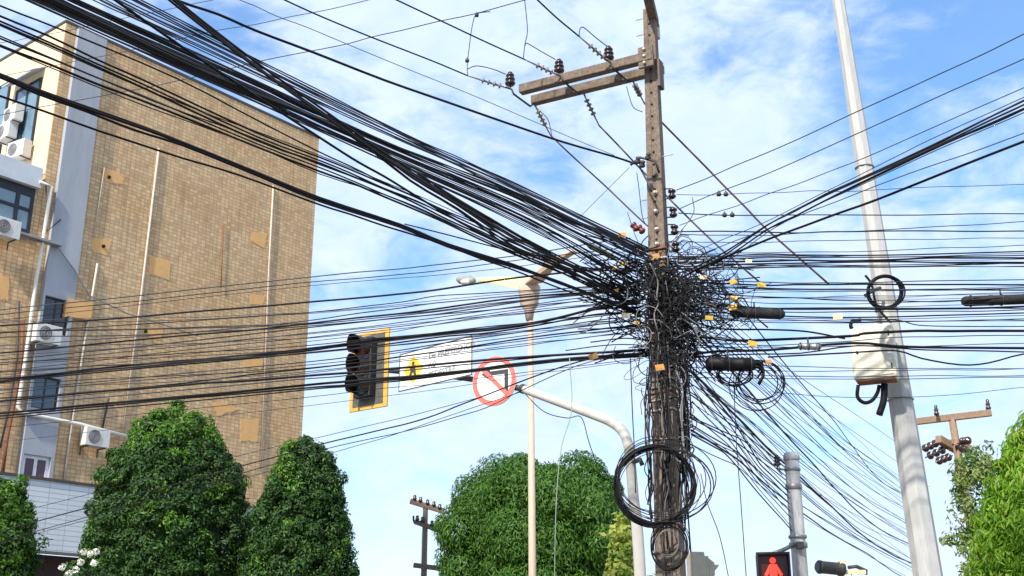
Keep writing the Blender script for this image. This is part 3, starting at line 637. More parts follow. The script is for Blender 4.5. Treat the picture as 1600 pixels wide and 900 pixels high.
# middle-left fan
LF = [(2.0,[(985,372),(800,400),(680,414),(485,433),(200,464),(0,484)]), (1.6,[(988,385),(800,408),(680,423),(485,440),(200,472),(0,492)]), (1.1,[(985,392),(800,417),(680,430),(485,447),(0,500)]),
 (3.4,[(1000,408),(940,420),(820,432),(760,441),(680,453),(485,472),(212,495),(0,509)]), (1.8,[(990,443),(940,447),(860,452),(680,463),(485,488),(0,520)]),
 (2.0,[(990,448),(940,452),(800,462),(680,474),(485,500),(200,527),(0,540)]), (3.2,[(990,452),(900,458),(800,466),(680,483),(485,505),(200,533),(0,551)]), (2.2,[(1000,458),(940,457),(800,474),(680,491),(485,512),(200,543),(0,562)]),
 (1.6,[(1000,462),(940,462),(800,480),(680,497),(485,520),(0,570)]), (1.5,[(1000,466),(930,468),(800,485),(680,502),(485,527),(0,580)]), (1.3,[(1000,470),(800,489),(650,512),(485,533),(0,586)]),
 (4.0,[(1000,474),(940,480),(870,497),(800,510),(720,517),(600,530),(485,545),(312,562),(200,571),(0,592)]), (3.4,[(1000,480),(930,484),(860,501),(790,513),(700,522),(600,533),(485,548),(312,564),(100,585),(0,595)]),
 (2.8,[(1005,487),(940,490),(800,515),(650,532),(485,551),(200,578),(0,598)]), (2.0,[(1005,495),(960,497),(800,521),(680,538),(485,565),(0,610)]), (1.5,[(1005,500),(960,503),(820,524),(620,552),(485,570),(0,615)]),
 (2.6,[(1005,508),(960,512),(800,531),(620,558),(485,576),(200,607),(0,622)]), (1.4,[(1005,520),(940,524),(800,540),(600,566),(485,583),(0,630)]),
 (4.2,[(1015,547),(930,551),(800,559),(700,568),(555,582),(400,594),(275,603),(0,627)]), (2.2,[(1010,545),(900,553),(800,562),(700,572),(555,586),(400,599),(0,634)]),
 (4.4,[(1015,552),(900,559),(800,569),(640,588),(500,600),(400,609),(200,627),(0,646)]), (3.4,[(1015,556),(900,562),(800,573),(640,591),(500,604),(400,613),(200,631),(0,650)]), (2.4,[(1010,557),(900,563),(760,578),(640,594),(500,607),(400,617),(0,654)]),
 (1.2,[(1005,560),(850,578),(740,592),(485,620),(0,668)]), (1.0,[(1000,563),(830,585),(740,600),(485,634),(0,690)])]
for wd, p in LF:
    k = 'tight' if wd >= 3.2 else 'thin'
    p = p + [(-160, p[-1][1] + 160*(p[-1][1]-p[-2][1])/(p[-2][0]-p[-1][0]))]
    p = [p[0]] + [(a, b + RW.uniform(-.6, .6)) for a, b in p[1:]]
    wire(p, wd, 'thick black cable running nearly level from the pole past the traffic light' if k == 'tight' else 'thin cable running nearly level from the pole past the traffic light',
         'level cables from the pole to the left', Y0=15 + RW.uniform(-.25, .2), m=BLACK if wd > 3 else RW.choice([BLACK2, BLACK, BLUEW]))
for i in range(15):
    y0 = RW.choice([RW.uniform(440, 470), RW.uniform(480, 525), RW.uniform(440, 525)]); t = (y0-440)/85
    yl = 508 + t*118 + RW.uniform(-14, 14); y5 = 486 + t*100 + RW.uniform(-8, 8); sag = RW.uniform(0, 5)
    wire([(1000, y0), (900, y0 + (y5-y0)*.14 + sag), (760, y0 + (y5-y0)*.42 + sag), (485, y5), (240, (y5+yl)/2 + sag), (0, yl), (-160, yl + 16)], RW.uniform(.9, 1.9),
         'thin cable running nearly level from the pole past the traffic light', 'level cables from the pole to the left', Y0=15 + RW.uniform(-.3, .4), m=RW.choice([BLACK2, BLUEW, BROWNW]))
for wd, p in ((2.4,[(985,548),(905,565),(830,590),(750,621),(640,661),(510,692),(300,750),(100,803),(-160,875)]), (1.5,[(975,552),(900,572),(815,610),(760,637),(620,677),(515,700),(300,762),(100,818),(-160,890)]),
              (1.1,[(815,612),(730,640),(625,676),(515,709),(330,762),(100,822),(-160,892)]), (1.1,[(745,622),(640,650),(500,683),(300,730),(-160,850)])):
    wire(p, wd, 'slanting cable dropping from the pole towards the clipped trees', 'slanting cables over the clipped trees', Y0=15.2, Y1=22.2, m=BLACK2)

# right: level cables
RF = [(1.1,[(1057,304),(1220,301),(1380,296),(1600,288)]), (1.9,[(1060,333),(1120,336),(1350,336),(1600,334)]), (2.2,[(1060,362),(1250,364),(1380,361),(1600,361)]), (1.5,[(1062,366),(1200,368),(1400,358),(1600,346)]),
 (1.3,[(1060,378),(1180,379),(1400,374),(1600,372)]),
 (1.3,[(1060,398),(1200,395),(1400,391),(1600,383)]), (2.4,[(1060,402),(1200,397),(1350,399),(1600,393)]), (2.0,[(1060,406),(1200,402),(1350,402),(1600,399)]), (3.2,[(1050,412),(1200,408),(1350,407),(1500,403),(1600,403)]), (2.6,[(1050,417),(1200,412),(1400,409),(1600,410)]), (1.6,[(1050,420),(1200,415),(1400,414),(1600,412)]),
 (1.8,[(1050,436),(1200,441),(1350,442),(1600,437)]), (2.8,[(1045,440),(1130,443),(1200,446),(1350,444),(1600,445)]), (1.6,[(1050,446),(1200,452),(1600,454)]), (2.0,[(1060,455),(1200,464),(1350,470),(1500,470),(1600,463)]),
 (1.2,[(1060,462),(1200,474),(1400,473),(1600,466)]), (3.6,[(1050,470),(1130,478),(1200,482),(1400,483),(1600,479)]), (1.8,[(1060,478),(1200,487),(1400,487),(1600,484)]), (2.4,[(1050,487),(1130,489),(1200,493),(1300,496),(1400,495),(1600,489)]),
 (1.4,[(1060,494),(1200,504),(1400,503),(1600,498)]), (1.8,[(1330,500),(1400,500),(1435,508),(1500,510),(1600,510)]), (4.6,[(1050,520),(1110,528),(1150,532),(1200,531),(1330,525),(1350,521),(1430,517),(1600,517)]), (3.0,[(1050,495),(1090,505),(1130,514),(1200,515),(1260,518),(1320,529)]),
 (1.6,[(1060,532),(1200,540),(1400,527),(1600,524)]), (4.4,[(1050,558),(1120,549),(1200,547),(1330,536),(1400,541),(1600,544)]), (2.4,[(1050,562),(1150,554),(1250,552),(1340,540),(1430,546),(1600,550)]), (2.8,[(1200,558),(1330,551),(1400,548),(1440,560),(1500,570),(1545,567),(1600,553)]),
 (1.2,[(1060,572),(1200,579),(1400,579),(1600,576)]), (1.3,[(1060,580),(1200,587),(1400,588),(1600,587)]), (1.0,[(1200,612),(1300,620),(1400,621),(1500,616),(1600,605)])]
for wd, p in RF:
    lab = 'thick' if wd > 2.7 else 'thin'
    e = p[-1]; 
    if e[0] > 1590: p = p + [(1780, e[1] + (e[1]-p[-2][1])*.6)]
    wire(p, wd, lab + (' black cable' if lab == 'thick' else ' dark cable') + ' running level from the pole past the pale street pole', 'level cables from the pole to the right', Y0=15 + RW.uniform(-.2, .2), Y1=15.6 + RW.uniform(-.2, .2), m=BLACK if wd > 2 else RW.choice([BLUEW, BLACK2]))
for i in range(24):
    y = RW.choice([RW.uniform(395, 418), RW.uniform(440, 500), RW.uniform(440, 500), RW.uniform(520, 590)]); s = RW.uniform(-6, 6)
    wire([(1050, y-s*1.5), (1200, y+RW.uniform(0, 5)), (1400, y+s*.3+3), (1600, y+s), (1780, y+s*1.4)], RW.uniform(.8, 1.5), 'thin dark cable running level from the pole past the pale street pole', 'level cables from the pole to the right',
         Y0=15+RW.uniform(-.2, .3), Y1=15.6, m=RW.choice([BLUEW, BLACK2]))
# up-right fan
for wd, p, lb in ((1.6,[(1057,297),(1200,238),(1400,147),(1600,53),(1760,-25)],'topmost thin conductor rising to the right from the spool insulators'), (1.5,[(1060,327),(1115,303),(1200,271),(1310,222),(1600,92),(1760,18)],'second thin conductor rising to the right from the spool insulators'),
        (1.3,[(1062,352),(1200,303),(1350,247),(1600,137),(1760,66)],'third thin conductor rising to the right from the spool insulators')):
    wire(p, wd, lb, 'conductors rising to the right', m=BLUEW)
fan([(1078,420),(1130,392),(1200,348),(1340,278),(1450,228),(1600,154),(1760,75)], [(1095,428),(1140,406),(1200,362),(1340,294),(1450,240),(1600,178),(1760,105)], 6, 1.2, 2.4,
    'dark cable of the loose bundle rising to the right past the pale street pole', 'loose bundle rising to the right', m=[BLACK, BLACK2, BLUEW], jit=1.2)
wire([(1055,440),(1100,416),(1200,374),(1370,312),(1500,260),(1600,221),(1760,160)], 3.4, 'thick lone cable rising to the right below the loose bundle', None)
wire([(1075,405),(1200,358),(1370,290),(1600,208),(1760,150)], 1.4, 'thin lone cable rising to the right between loose bundle and thick cable', None, m=BLUEW)
wire([(1090,392),(1200,345),(1330,280),(1460,215),(1600,152),(1760,80)], 1.2, 'dark cable of the loose bundle rising to the right past the pale street pole', 'loose bundle rising to the right', m=BLUEW)

# lower right fan: many cables receding down the street
fan([(1070,430),(1200,548),(1325,672),(1390,728),(1436,762)], [(1078,690),(1150,724),(1230,788),(1330,856),(1436,912)], 25, 1.1, 2.4,
    'cable sagging away down the street behind the pale street pole', 'cables sagging away down the street', Y1=46, m=[BLACK, BLACK2, BLUEW, BLUEW], jit=5, dY=.2)
fan([(1066,460),(1250,582),(1436,706)], [(1078,610),(1250,752),(1436,900)], 8, 1.0, 1.8,
    'cable sagging away down the street behind the pale street pole', 'cables sagging away down the street', Y1=46, m=[BLACK, BLACK2, BLUEW], jit=3, dY=.2)
for wd, p in ((4.2,[(1065,500),(1130,565),(1180,622),(1225,676),(1280,735),(1330,790),(1380,830),(1436,858)]), (4.6,[(1085,585),(1150,650),(1205,706),(1250,745),(1300,792),(1350,838),(1400,870),(1438,884)]),
              (3.4,[(1080,672),(1150,716),(1200,760),(1260,806),(1300,834),(1360,868),(1400,896),(1436,912)]), (2.8,[(1115,430),(1240,585),(1305,660),(1350,722),(1385,758),(1432,782)])):
    wire(p, wd, 'thick cable sagging away down the street behind the pale street pole', 'cables sagging away down the street', Y1=46, m=BLACK)
fan([(1085,560),(1150,655),(1190,715),(1232,758)], [(1080,690),(1130,712),(1180,770),(1238,835)], 8, 1.4, 2.8, 'cable dropping from the tangle to the short round pole', 'cables dropping to the short round pole', Y0=14.9, Y1=19.85, m=[BLACK, BLACK2], jit=2)
for wd, p in ((2.6,[(1005,425),(1030,472),(1045,505),(1070,560),(1100,610),(1150,662),(1222,742)]), (2.0,[(1010,420),(1036,478),(1056,530),(1090,595),(1140,640),(1222,735)]), (1.6,[(1030,500),(1062,575),(1110,640),(1170,715),(1223,790)])):
    wire(p, wd, 'pale grey cable slanting down across the front of the tangled pole', 'pale grey cables across the tangled pole', Y0=14.55, Y1=19.8, m=GREYW)
# hanging ends
for wd, p, lb, m in ((1.8,[(985,560),(988,640),(991,700),(993,770)],'limp wire hanging straight down left of the tangled pole',BLACK2), (1.5,[(1146,575),(1150,680),(1158,790),(1168,930)],'long limp wire hanging right of the tangled pole past the red signal',BLACK2),
        (1.4,[(1095,740),(1105,785),(1125,840),(1142,920)],'limp wire curving down below the large coil',BLACK2), (1.6,[(890,560),(893,640),(877,700),(869,790),(866,930)],'pale green line hanging before the round tree',GREENW),
        (1.6,[(817,612),(850,643),(885,653),(908,652),(920,690),(932,725)],'limp wire drooping from the signal mast arm',BLUEW)):
    wire(p, wd, lb, 'limp hanging wires', Y0=15.0, Y1=15.0, m=m, name='hanging_wire', cat='hanging wire', sub=7)

# tangle of loose ends around the pole
rt = random.Random(3); tg = [MB(), MB(), MB()]
def blob(mbs, x0, y0, sx, sy, n, wlo, whi, step=16, k=(4, 8)):
    for i in range(n):
        x, y = rt.gauss(x0, sx), rt.gauss(y0, sy); a = rt.uniform(0, 6.28); Y = 14.85 + rt.uniform(-.35, .4); pts = []
        for j in range(rt.randint(*k)):
            pts.append(at(x, y, Y)); a += rt.gauss(0, .55); s = rt.uniform(.5, 1.5)*step; x += math.cos(a)*s; y += math.sin(a)*s*.9; Y += rt.gauss(0, .06)
        mbs[rt.choice([0, 0, 0, 1, 1, 2])].tube(spline(pts, 4), rt.uniform(wlo, whi)*15/1800/2, 5)
def loops(x0, y0, sx, sy, n, wlo, whi, rlo, rhi):               # slack loops that leave the knot and come back to it
    for i in range(n):
        cx, cy = rt.gauss(x0, sx), rt.gauss(y0, sy); a0 = rt.uniform(0, 6.28); sp = rt.uniform(2.2, 5.6); ra = rt.uniform(rlo, rhi); rb_ = ra*rt.uniform(.25, .9); th = rt.uniform(0, 3.14); Y = 14.85 + rt.uniform(-.35, .4); P = []
        for j in range(9):
            a = a0 + sp*j/8; u, v = math.cos(a)*ra*(1+rt.gauss(0, .05)), math.sin(a)*rb_*(1+rt.gauss(0, .08)); P.append(at(cx + u*math.cos(th) - v*math.sin(th), cy + u*math.sin(th) + v*math.cos(th), Y + .05*math.sin(a)))
        tg[rt.choice([0, 0, 0, 1, 1, 2])].tube(spline(P, 3), rt.uniform(wlo, whi)*15/1800/2, 5)
loops(1032, 436, 11, 24, 52, 1.4, 3.2, 10, 26); loops(1046, 492, 12, 34, 56, 1.2, 2.8, 10, 28); loops(1082, 448, 26, 26, 80, .9, 2.0, 9, 28); loops(1100, 490, 26, 16, 26, .9, 1.8, 9, 26)
loops(1000, 430, 16, 18, 30, 1.2, 2.6, 10, 24); loops(1070, 535, 7, 34, 44, 1.2, 2.6, 8, 22); loops(1004, 500, 10, 26, 22, .9, 1.8, 10, 28)
loops(1068, 630, 5, 46, 36, 1.2, 2.4, 8, 18); loops(1120, 470, 34, 26, 26, .8, 1.4, 12, 34); loops(965, 440, 22, 12, 16, 1.0, 2.0, 8, 22); loops(1072, 396, 10, 12, 12, .9, 1.6, 8, 18)
loops(1030, 570, 14, 60, 10, 1.0, 1.8, 12, 26); loops(1008, 560, 10, 26, 9, .8, 1.4, 12, 34); blob(tg, 1042, 460, 18, 40, 26, 1.2, 2.4, 22)
for i in range(160):                                            # strands leaving the knot nearly straight, left, right and down to the right
    a = rt.choice([rt.gauss(0, .10), rt.gauss(0, .16), rt.gauss(3.5, .10), rt.gauss(3.05, .14), rt.gauss(.95, .12), rt.gauss(1.2, .2)]); x, y = rt.gauss(1036, 9), rt.uniform(400, 560); Ls = rt.uniform(50, 150); Y = 14.9 + rt.uniform(-.3, .3)
    c_ = rt.gauss(0, .10)
    P = [at(x + math.cos(a + c_*t_*2)*Ls*t_ + rt.gauss(0, 1), y + math.sin(a + c_*t_*2)*Ls*t_ + rt.gauss(0, 1.5), Y) for t_ in (0, .3, .6, 1)]
    tg[rt.choice([0, 0, 1])].tube(spline(P, 4), rt.uniform(1.0, 2.2)*15/1800/2, 5)
for i in range(90):                                             # strands running down along the pole
    x = rt.choice([rt.gauss(1064, 4), rt.gauss(1066, 4), rt.gauss(1038, 2), rt.gauss(1012, 3), rt.gauss(1035, 10)]); y = rt.uniform(420, 720); Ls = rt.uniform(80, 210); Y = 14.72 + rt.uniform(-.1, .06); P = []
    for j in range(6): P.append(at(x + rt.gauss(0, 3) + j*1.2, y + Ls*j/5, Y))
    tg[rt.choice([0, 0, 1, 2])].tube(spline(P, 4), rt.uniform(1.2, 2.8)*15/1800/2, 5)
tgo = MB(); off = 0
for i, m in enumerate(tg):
    o = len(tgo.v); tgo.v += m.v; tgo.f += [[a+o for a in f] for f in m.f]; tgo.mi += [i]*len(m.f); tgo.smooth += m.smooth
tag(tgo.build('cable_tangle', [BLACK, BLACK2, GREYW]), 'dense knot of loose black cable ends wound round the concrete pole', 'cable tangle', kind='stuff')

# coils
def coil(cx, cy, rx, ry, Y, n, wpx, label, spread=(2, 2), m=BLACK, dr=.06, dy=.12, seed=1, grp=None):
    r_ = random.Random(seed); mb = MB()
    for i in range(n):
        k = r_.uniform(-dr, dr); ox, oy = r_.uniform(0, 1)*spread[0], r_.uniform(-.5, .5)*spread[1]; y = Y + r_.uniform(-dy, dy); tl = r_.uniform(-.15, .15); w_ = r_.uniform(.7, 1.2)*wpx
        P = []
        for j in range(36):
            a = j/36*2*math.pi; P.append(at(cx + ox*.5 + math.cos(a)*(rx*(1+k) + ox*.5), cy + oy + math.sin(a + tl*.2)*ry*(1+k*.6), y + math.sin(a)*.04))
        mb.tube(P, w_*Y/1800/2, 6, closed=True)
    return tag(mb.build('cable_coil', m), label, 'cable coil', grp)
coil(1022, 759, 60, 61, 14.45, 10, 2.7, 'large round coil of thick black cable hung on the concrete pole', spread=(4, 8), dr=.05, seed=4)
coil(1022, 752, 58, 58, 14.35, 9, 1.7, 'loose thin loops widening to the right inside the large black coil', spread=(40, 24), dr=.07, m=BLACK2, seed=5)
coil(1045, 852, 25, 34, 14.5, 9, 1.5, 'small oval coil on the pole below the large black coil', spread=(5, 10), dr=.22, m=BROWNW, seed=6)
coil(1043, 849, 17, 21, 14.42, 2, 1.5, 'pale grey wire ring with crossing ties inside the small oval coil', spread=(3, 4), m=GREYW, seed=7)
coil(1180, 600, 32, 34, 14.9, 6, 1.8, 'loose open coil hanging below the cylindrical splice case', spread=(18, 16), dr=.28, seed=8)
coil(1145, 585, 22, 16, 14.9, 4, 2.4, 'flat drooping coil right under the cylindrical splice case', spread=(10, 8), dr=.2, seed=9)
coil(1382, 456, 25, 24, 15.75, 8, 3.6, 'thick black coil hung high on the pale street pole', spread=(5, 6), dr=.09, seed=10)

# splice cases and closures
def closure(a, b, Y, r, label, kind=0, m=None):
    A, B = at(*a, Y), at(*b, Y); ax = (B-A).normalized(); Ln = (B-A).length
    t = empty('splice_case', A)
    prof = [(0, r*.55), (.03, r*.9), (.05, r), (Ln*.3, r), (Ln*.31, r*1.06), (Ln*.35, r*1.06), (Ln*.36, r), (Ln*.7, r), (Ln*.71, r*1.08), (Ln*.76, r*1.08), (Ln*.77, r), (Ln-.05, r), (Ln-.02, r*.8), (Ln, r*.5)]
    MB().lathe((0,0,0), ax, prof, 18).build('case', m or BLACK2, t)
    for k in (.1, .45, .9): MB().tube([ax*(Ln*k) + Vector((math.cos(g)*0, math.sin(g)*r*1.1, math.cos(g)*r*1.1)) for g in [i*math.pi/6 for i in range(12)]], .008, 4, closed=True).build('strap', DSTEEL, t)
    MB().tube([ax*(Ln*.45)+Vector((0,0,r)), ax*(Ln*.45)+Vector((0,0,r+.09))], .012, 5).build('hanger', DSTEEL, t)
    if kind:
        p = MB()
        for q in range(5):
            an = q*1.25; e = ax*(Ln-.02) + Vector((0, math.sin(an)*r*.5, math.cos(an)*r*.5)); p.tube(spline([e, e+ax*.07, e+ax*.12+Vector((0,0,-.04-.02*q)), e+ax*.05+Vector((0,0,-.15-.03*q))], 4), .014, 6)
        p.build('cable_tail', BLACK, t)
    tag(t, label, 'splice case', 'splice cases on the cables'); return t
closure((1141,488), (1226,491), 14.85, .068, 'long dark splice case on the level cables right of the tangle')
closure((1103,568), (1180,570), 14.8, .092, 'fat black cylindrical splice case with loose coils below it', 1, m=BLACK)
closure((1503,471), (1640,466), 15.4, .072, 'splice case on the level cables at the right picture edge')
closure((1247,541), (1283,542), 15.1, .045, 'small grey splice clamp on the thick cable before the cream box', m=STEEL)
cl = closure((918,383), (962,404), 14.6, .035, 'mossy green brown splice sleeve on the heavy bundle near the pole', m=mat('mossy_sleeve', (.10, .11, .04), .7, var=.3))

# tags clipped on cables
rtg = random.Random(9)
for (x, y, s, m, lb) in ((972,367,15,OTAG,'orange tag on the heavy bundle just left of the pole'), (1025,400,15,OTAG,'orange tag flat against the pole front'), (974,412,14,YTAG,'yellow green tag among the left cables near the pole'),
     (962,419,12,CTAG,'cream tag below the yellow green tag left of the pole'), (1099,433,13,CTAG,'pale cream tag right of the pole above the level cables'), (1146,440,15,YTAG,'yellow tag on the upper right cables nearest the pole'), (1190,445,15,YTAG,'second yellow tag further along the upper right cables'),
     (1147,466,14,YTAG,'bright yellow tag above the long splice case'), (1145,480,16,YTAG,'orange yellow tag on the left end of the long splice case'), (1108,496,16,YTAG,'yellow tag left of and below the long splice case'), (978,493,16,CTAG,'pale yellow tag left of the tangled pole'),
     (995,504,10,YTAG,'small yellow tag tucked against the pole'), (927,557,17,OTAG,'orange tag on the thick lower cable left of the pole'), (1176,537,17,YTAG,'bright yellow tag above the cylindrical splice case'), (1309,495,17,CTAG,'pale tag on the level cables before the street pole'),
     (961,455,12,OTAG,'small orange tag under the taut bundle end'), (1201,565,12,OTAG,'brown orange tag at the tail of the cylindrical splice case'), (1031,574,18,OTAG,'orange strip tied around the wrapped pole'), (1170,408,12,CTAG,'pale tag on the dusty cables right of the pole')):
    Y = 14.45 if 1010 < x < 1060 else 14.62
    p = at(x, y, Y); sz = s*Y/1800*.88
    M = Matrix.Rotation(rtg.uniform(-.35, .35), 4, 'Y') @ Matrix.Rotation(rtg.uniform(-.4, .4), 4, 'Z')
    b = MB(); b.box((0,0,0), (sz, .008, sz*.62)); b.box((0,-.004,-sz*.02), (sz*.5, .006, sz*.3)); b.lathe((-sz*.36, -.01, 0), (0, 1, 0), [(0, .008), (.02, .008)], 8)
    o = b.build('cable_tag', m, bevel=.002); o.matrix_world = Matrix.Translation(p) @ M; tag(o, lb, 'cable tag', 'tags clipped on the cables')

for (x, y, lb) in ((1123, 300.5, 'left clamp on the highest level line by the spool insulators'), (1134, 300.5, 'right clamp on the highest level line by the spool insulators'), (1132, 333, 'left clamp on the second level line by the spool insulators'), (1144, 333, 'right clamp on the second level line by the spool insulators'),
        (745, 21, 'dark connector where the long outer jumper meets the slanting line'), (730, 92, 'connector at the lower end of the long outer jumper')):
    p = at(x, y, 15.0 if x > 1000 else NE[0].y); b = MB(); b.lathe(p + Vector((-.03, 0, -.03)), (1, 0, 0), [(0, .02), (.01, .032), (.05, .032), (.06, .02)], 10); b.tube([p + Vector((0, 0, -.05)), p + Vector((0, 0, .02))], .012, 6)
    tag(b.build('line_clamp', DSTEEL), lb, 'clamp', 'clamps on the thin lines')

# ------------------------------------------------------------------ pale street pole with box (right)
LB, LT = at(1450, 900, 17.0), at(1310, 0, 17.0)
lp = empty('street_pole', (LB.x, 17.0, 0)); tag(lp, 'tall pale eight sided street pole carrying a cream box', 'street pole')
dl = (LT - LB)/(LT.z - LB.z); H = 14.0; m = MB()
for i in range(9):
    z = H*i/8; r = .243 - .0114*z; c = dl*(z - LB.z); 
    for k in range(8):
        a = math.pi/8 + k*math.pi/4 + .25; m.v.append(Vector((c.x + math.cos(a)*r, math.sin(a)*r, z)))
for i in range(8):
    for k in range(8): k2 = (k+1) % 8; m.face([i*8+k, i*8+k2, (i+1)*8+k2, (i+1)*8+k])
m.face([64+k for k in range(8)]); m.build('shaft', WHITEP, lp)
def lpl(px, py, dy): return at(px, py, 17.0+dy) - lp.location
bxc = lpl(1366, 553, -.36); Mb = Matrix.Rotation(math.radians(-24), 3, 'Z')
ebx = MB(); ebx.box(bxc, (.62, .36, .82), Mb)
bo = ebx.build('equipment_box', BOXM, lp, bevel=.035)
d = MB(); d.box(bxc + Mb @ Vector((0, -.186, .0)), (.54, .012, .74), Mb); d.build('door', BOXM, bo, bevel=.006)
d = MB(); d.lathe(bxc + Mb @ Vector((-.22, -.192, 0)), Mb @ Vector((0, -1, 0)), [(0, .02), (.02, .02), (.03, .012)], 10); d.build('latch', DSTEEL, bo)
for k_ in (.25, -.25): MB().box(bxc + Mb @ Vector((.25, -.19, k_)), (.02, .02, .08), Mb).build('hinge', DSTEEL, bo)
MB().box(bxc + Vector((0, 0, -.42)), (.55, .30, .02), Mb).build('rusty_base', RUST, bo)
c = MB()
def lw(pts, dys, wpx): c.tube(spline([lpl(x, y, dy) for (x, y), dy in zip(pts, dys)], 6), wpx*17/1800/2, 7)
lw([(1341,602),(1340,620),(1350,629),(1362,626),(1371,614),(1374,602)], [-.35]*6, 6); lw([(1382,600),(1381,625),(1374,648)], [-.35]*3, 11); lw([(1345,500),(1331,503),(1330,512),(1338,515)], [-.4]*4, 6)
lw([(1352,430),(1362,445),(1370,478),(1392,505)], [-.3]*4, 4)
c.build('box_cables', BLACK, lp)
bd = MB()
for y in (262, 485, 625):
    p = lpl(1380, y, 0); cc = dl*(p.z + 0 - LB.z); r = .249-.0114*p.z; bd.tube([Vector((cc.x+math.cos(a)*r, math.sin(a)*r, p.z)) for a in [k*math.pi/8 for k in range(16)]], .012, 4, closed=True)
bd.build('steel_band', STEEL, lp)
gx = MB(); gx.tube([lpl(1352,462,-.5), lpl(1362,455,-.45), lpl(1375,450,-.3)], .03, 6); gx.build('bracket', DSTEEL, lp)

# ------------------------------------------------------------------ short round pole, pedestrian signal, brackets
SB = at(1251, 900, 20.0); STp = at(1236, 708, 20.0)
sp_ = empty('short_round_pole', (SB.x, 20.0, 0)); tag(sp_, 'short grey round concrete pole with bands and one spool insulator', 'pole')
ds = (STp - SB)/(STp.z - SB.z); zt_ = STp.z
m = MB(); n = 12
m.tube([Vector((ds.x*(z-SB.z), 0, z)) for z in [zt_*i/n for i in range(n+1)]], [.135 - .012*i/n for i in range(n+1)], 18); m.build('shaft', GREYP, sp_)
def spl(px, py, dy=0): return at(px, py, 20.0+dy) - sp_.location
for i, y in enumerate((716, 733, 762, 838, 853)):
    p = spl(1240, y); cx = ds.x*(p.z-SB.z); r = .155 if y > 830 else .142
    MB().lathe((cx, 0, p.z-.04), (0, 0, 1), [(0, r-.01), (.01, r), (.05 if i % 2 else .09, r), (.06 if i % 2 else .10, r-.01)], 18).build('steel_band', STEEL if i != 0 else GREYP, sp_)
p = spl(1214, 722, -.1); pin_ins(sp_, p - Vector((0, 0, .12)), 1.1, name='spool_insulator')
MB().tube([p - Vector((0,0,.12)), p + Vector((.25, .1, -.12))], .018, 6).build('bracket', STEEL, sp_)
MB().box(spl(1250, 852, -.2), (.12, .08, .12)).build('clamp', DSTEEL, sp_, bevel=.01)
br = MB(); br.tube([spl(1243, 850, -.1), spl(1222, 860, -.25), spl(1205, 866, -.35)], .035, 8); br.build('signal_bracket', STEEL, sp_)
pc_ = at(1208, 897, 19.6); ps = empty('pedestrian_signal', pc_, math.radians(-8)); tag(ps, 'black pedestrian signal showing a glowing red standing figure', 'pedestrian signal')
MB().span(-.26, .26, -.10, .16, -.42, .33).build('housing', SIGBLK, ps, bevel=.02)
vz = MB(); vz.span(-.27, .27, -.26, -.10, .30, .335); vz.span(-.27, -.245, -.26, -.10, -.42, .30); vz.span(.245, .27, -.26, -.10, -.42, .30); vz.build('visor', SIGBLK, ps)
MB().span(-.23, .23, -.108, -.1005, -.40, .29).build('lens', mat('dark_lens', (.06, .01, .01), .3), ps)
fg = MB(); fg.lathe((0, -.112, .21), (0, 1, 0), [(0, .05), (.004, .05)], 18)
I4 = Matrix.Identity(4)
fg.prism([(-.055,.15),(.055,.15),(.15,-.02),(.11,-.05),(.06,.03),(.07,-.36),(.015,-.36),(0,-.10),(-.015,-.36),(-.07,-.36),(-.06,.03),(-.11,-.05),(-.15,-.02)], I4, -.114, -.109)
fg.build('red_figure', REDON, ps)
pl_ = empty('camera_housing', at(1310, 886, 21.0)); tag(pl_, 'dark cylindrical camera housing with a pale bracket at the bottom edge', 'camera')
MB().lathe((-.38, -.05, .0), (.93, .3, -.06), [(0, .10), (.02, .12), (.06, .12), (.08, .11), (.42, .11), (.44, .13), (.50, .13), (.52, .08)], 18).build('housing', DSTEEL, pl_)
MB().lathe((-.395, -.055, .0), (.93, .3, -.06), [(0, .085), (.012, .085)], 18).build('lens', ACG, pl_)
q = MB(); q.box((.25, .1, -.08), (.5, .08, .07)); q.box((.10, .05, .08), (.12, .08, .05)); q.tube([(.3, .1, -.1), (.3, .1, -3.6)], .06, 8); q.build('bracket', CTAG, pl_)
q = MB(); q.tube([(.2, .1, 0), (.35, .1, .02), (.52, .1, -.06), (.50, .1, -.12)], .035, 6); q.build('cable', DSTEEL, pl_)
# small signal seen from behind at the foot of the pole
sg = empty('rear_signal', at(1094, 905, 16.2), math.radians(12)); tag(sg, 'beige rear of a signal head with a tapered visor beside the concrete pole', 'signal')
MB().span(-.15, .05, -.10, .12, -.6, .36).build('housing', SIGBEIGE, sg, bevel=.02)
sd = MB(); sd.span(-.02, .12, -.06, .10, -.6, .31); sd.build('side_housing', SIGBEIGE, sg, bevel=.015)
vs = MB(); vs.prism([(.12, .28), (.20, .22), (.20, .06), (.12, -.08)], I4, -.05, .09); vs.prism([(.12, .20), (.27, .19), (.12, .02)], I4, -.055, .095); vs.build('visor', SIGBEIGE, sg)
MB().tube([(.0, .0, -.6), (.0, .0, -2.6)], .05, 10).build('post', DSTEEL, sg)

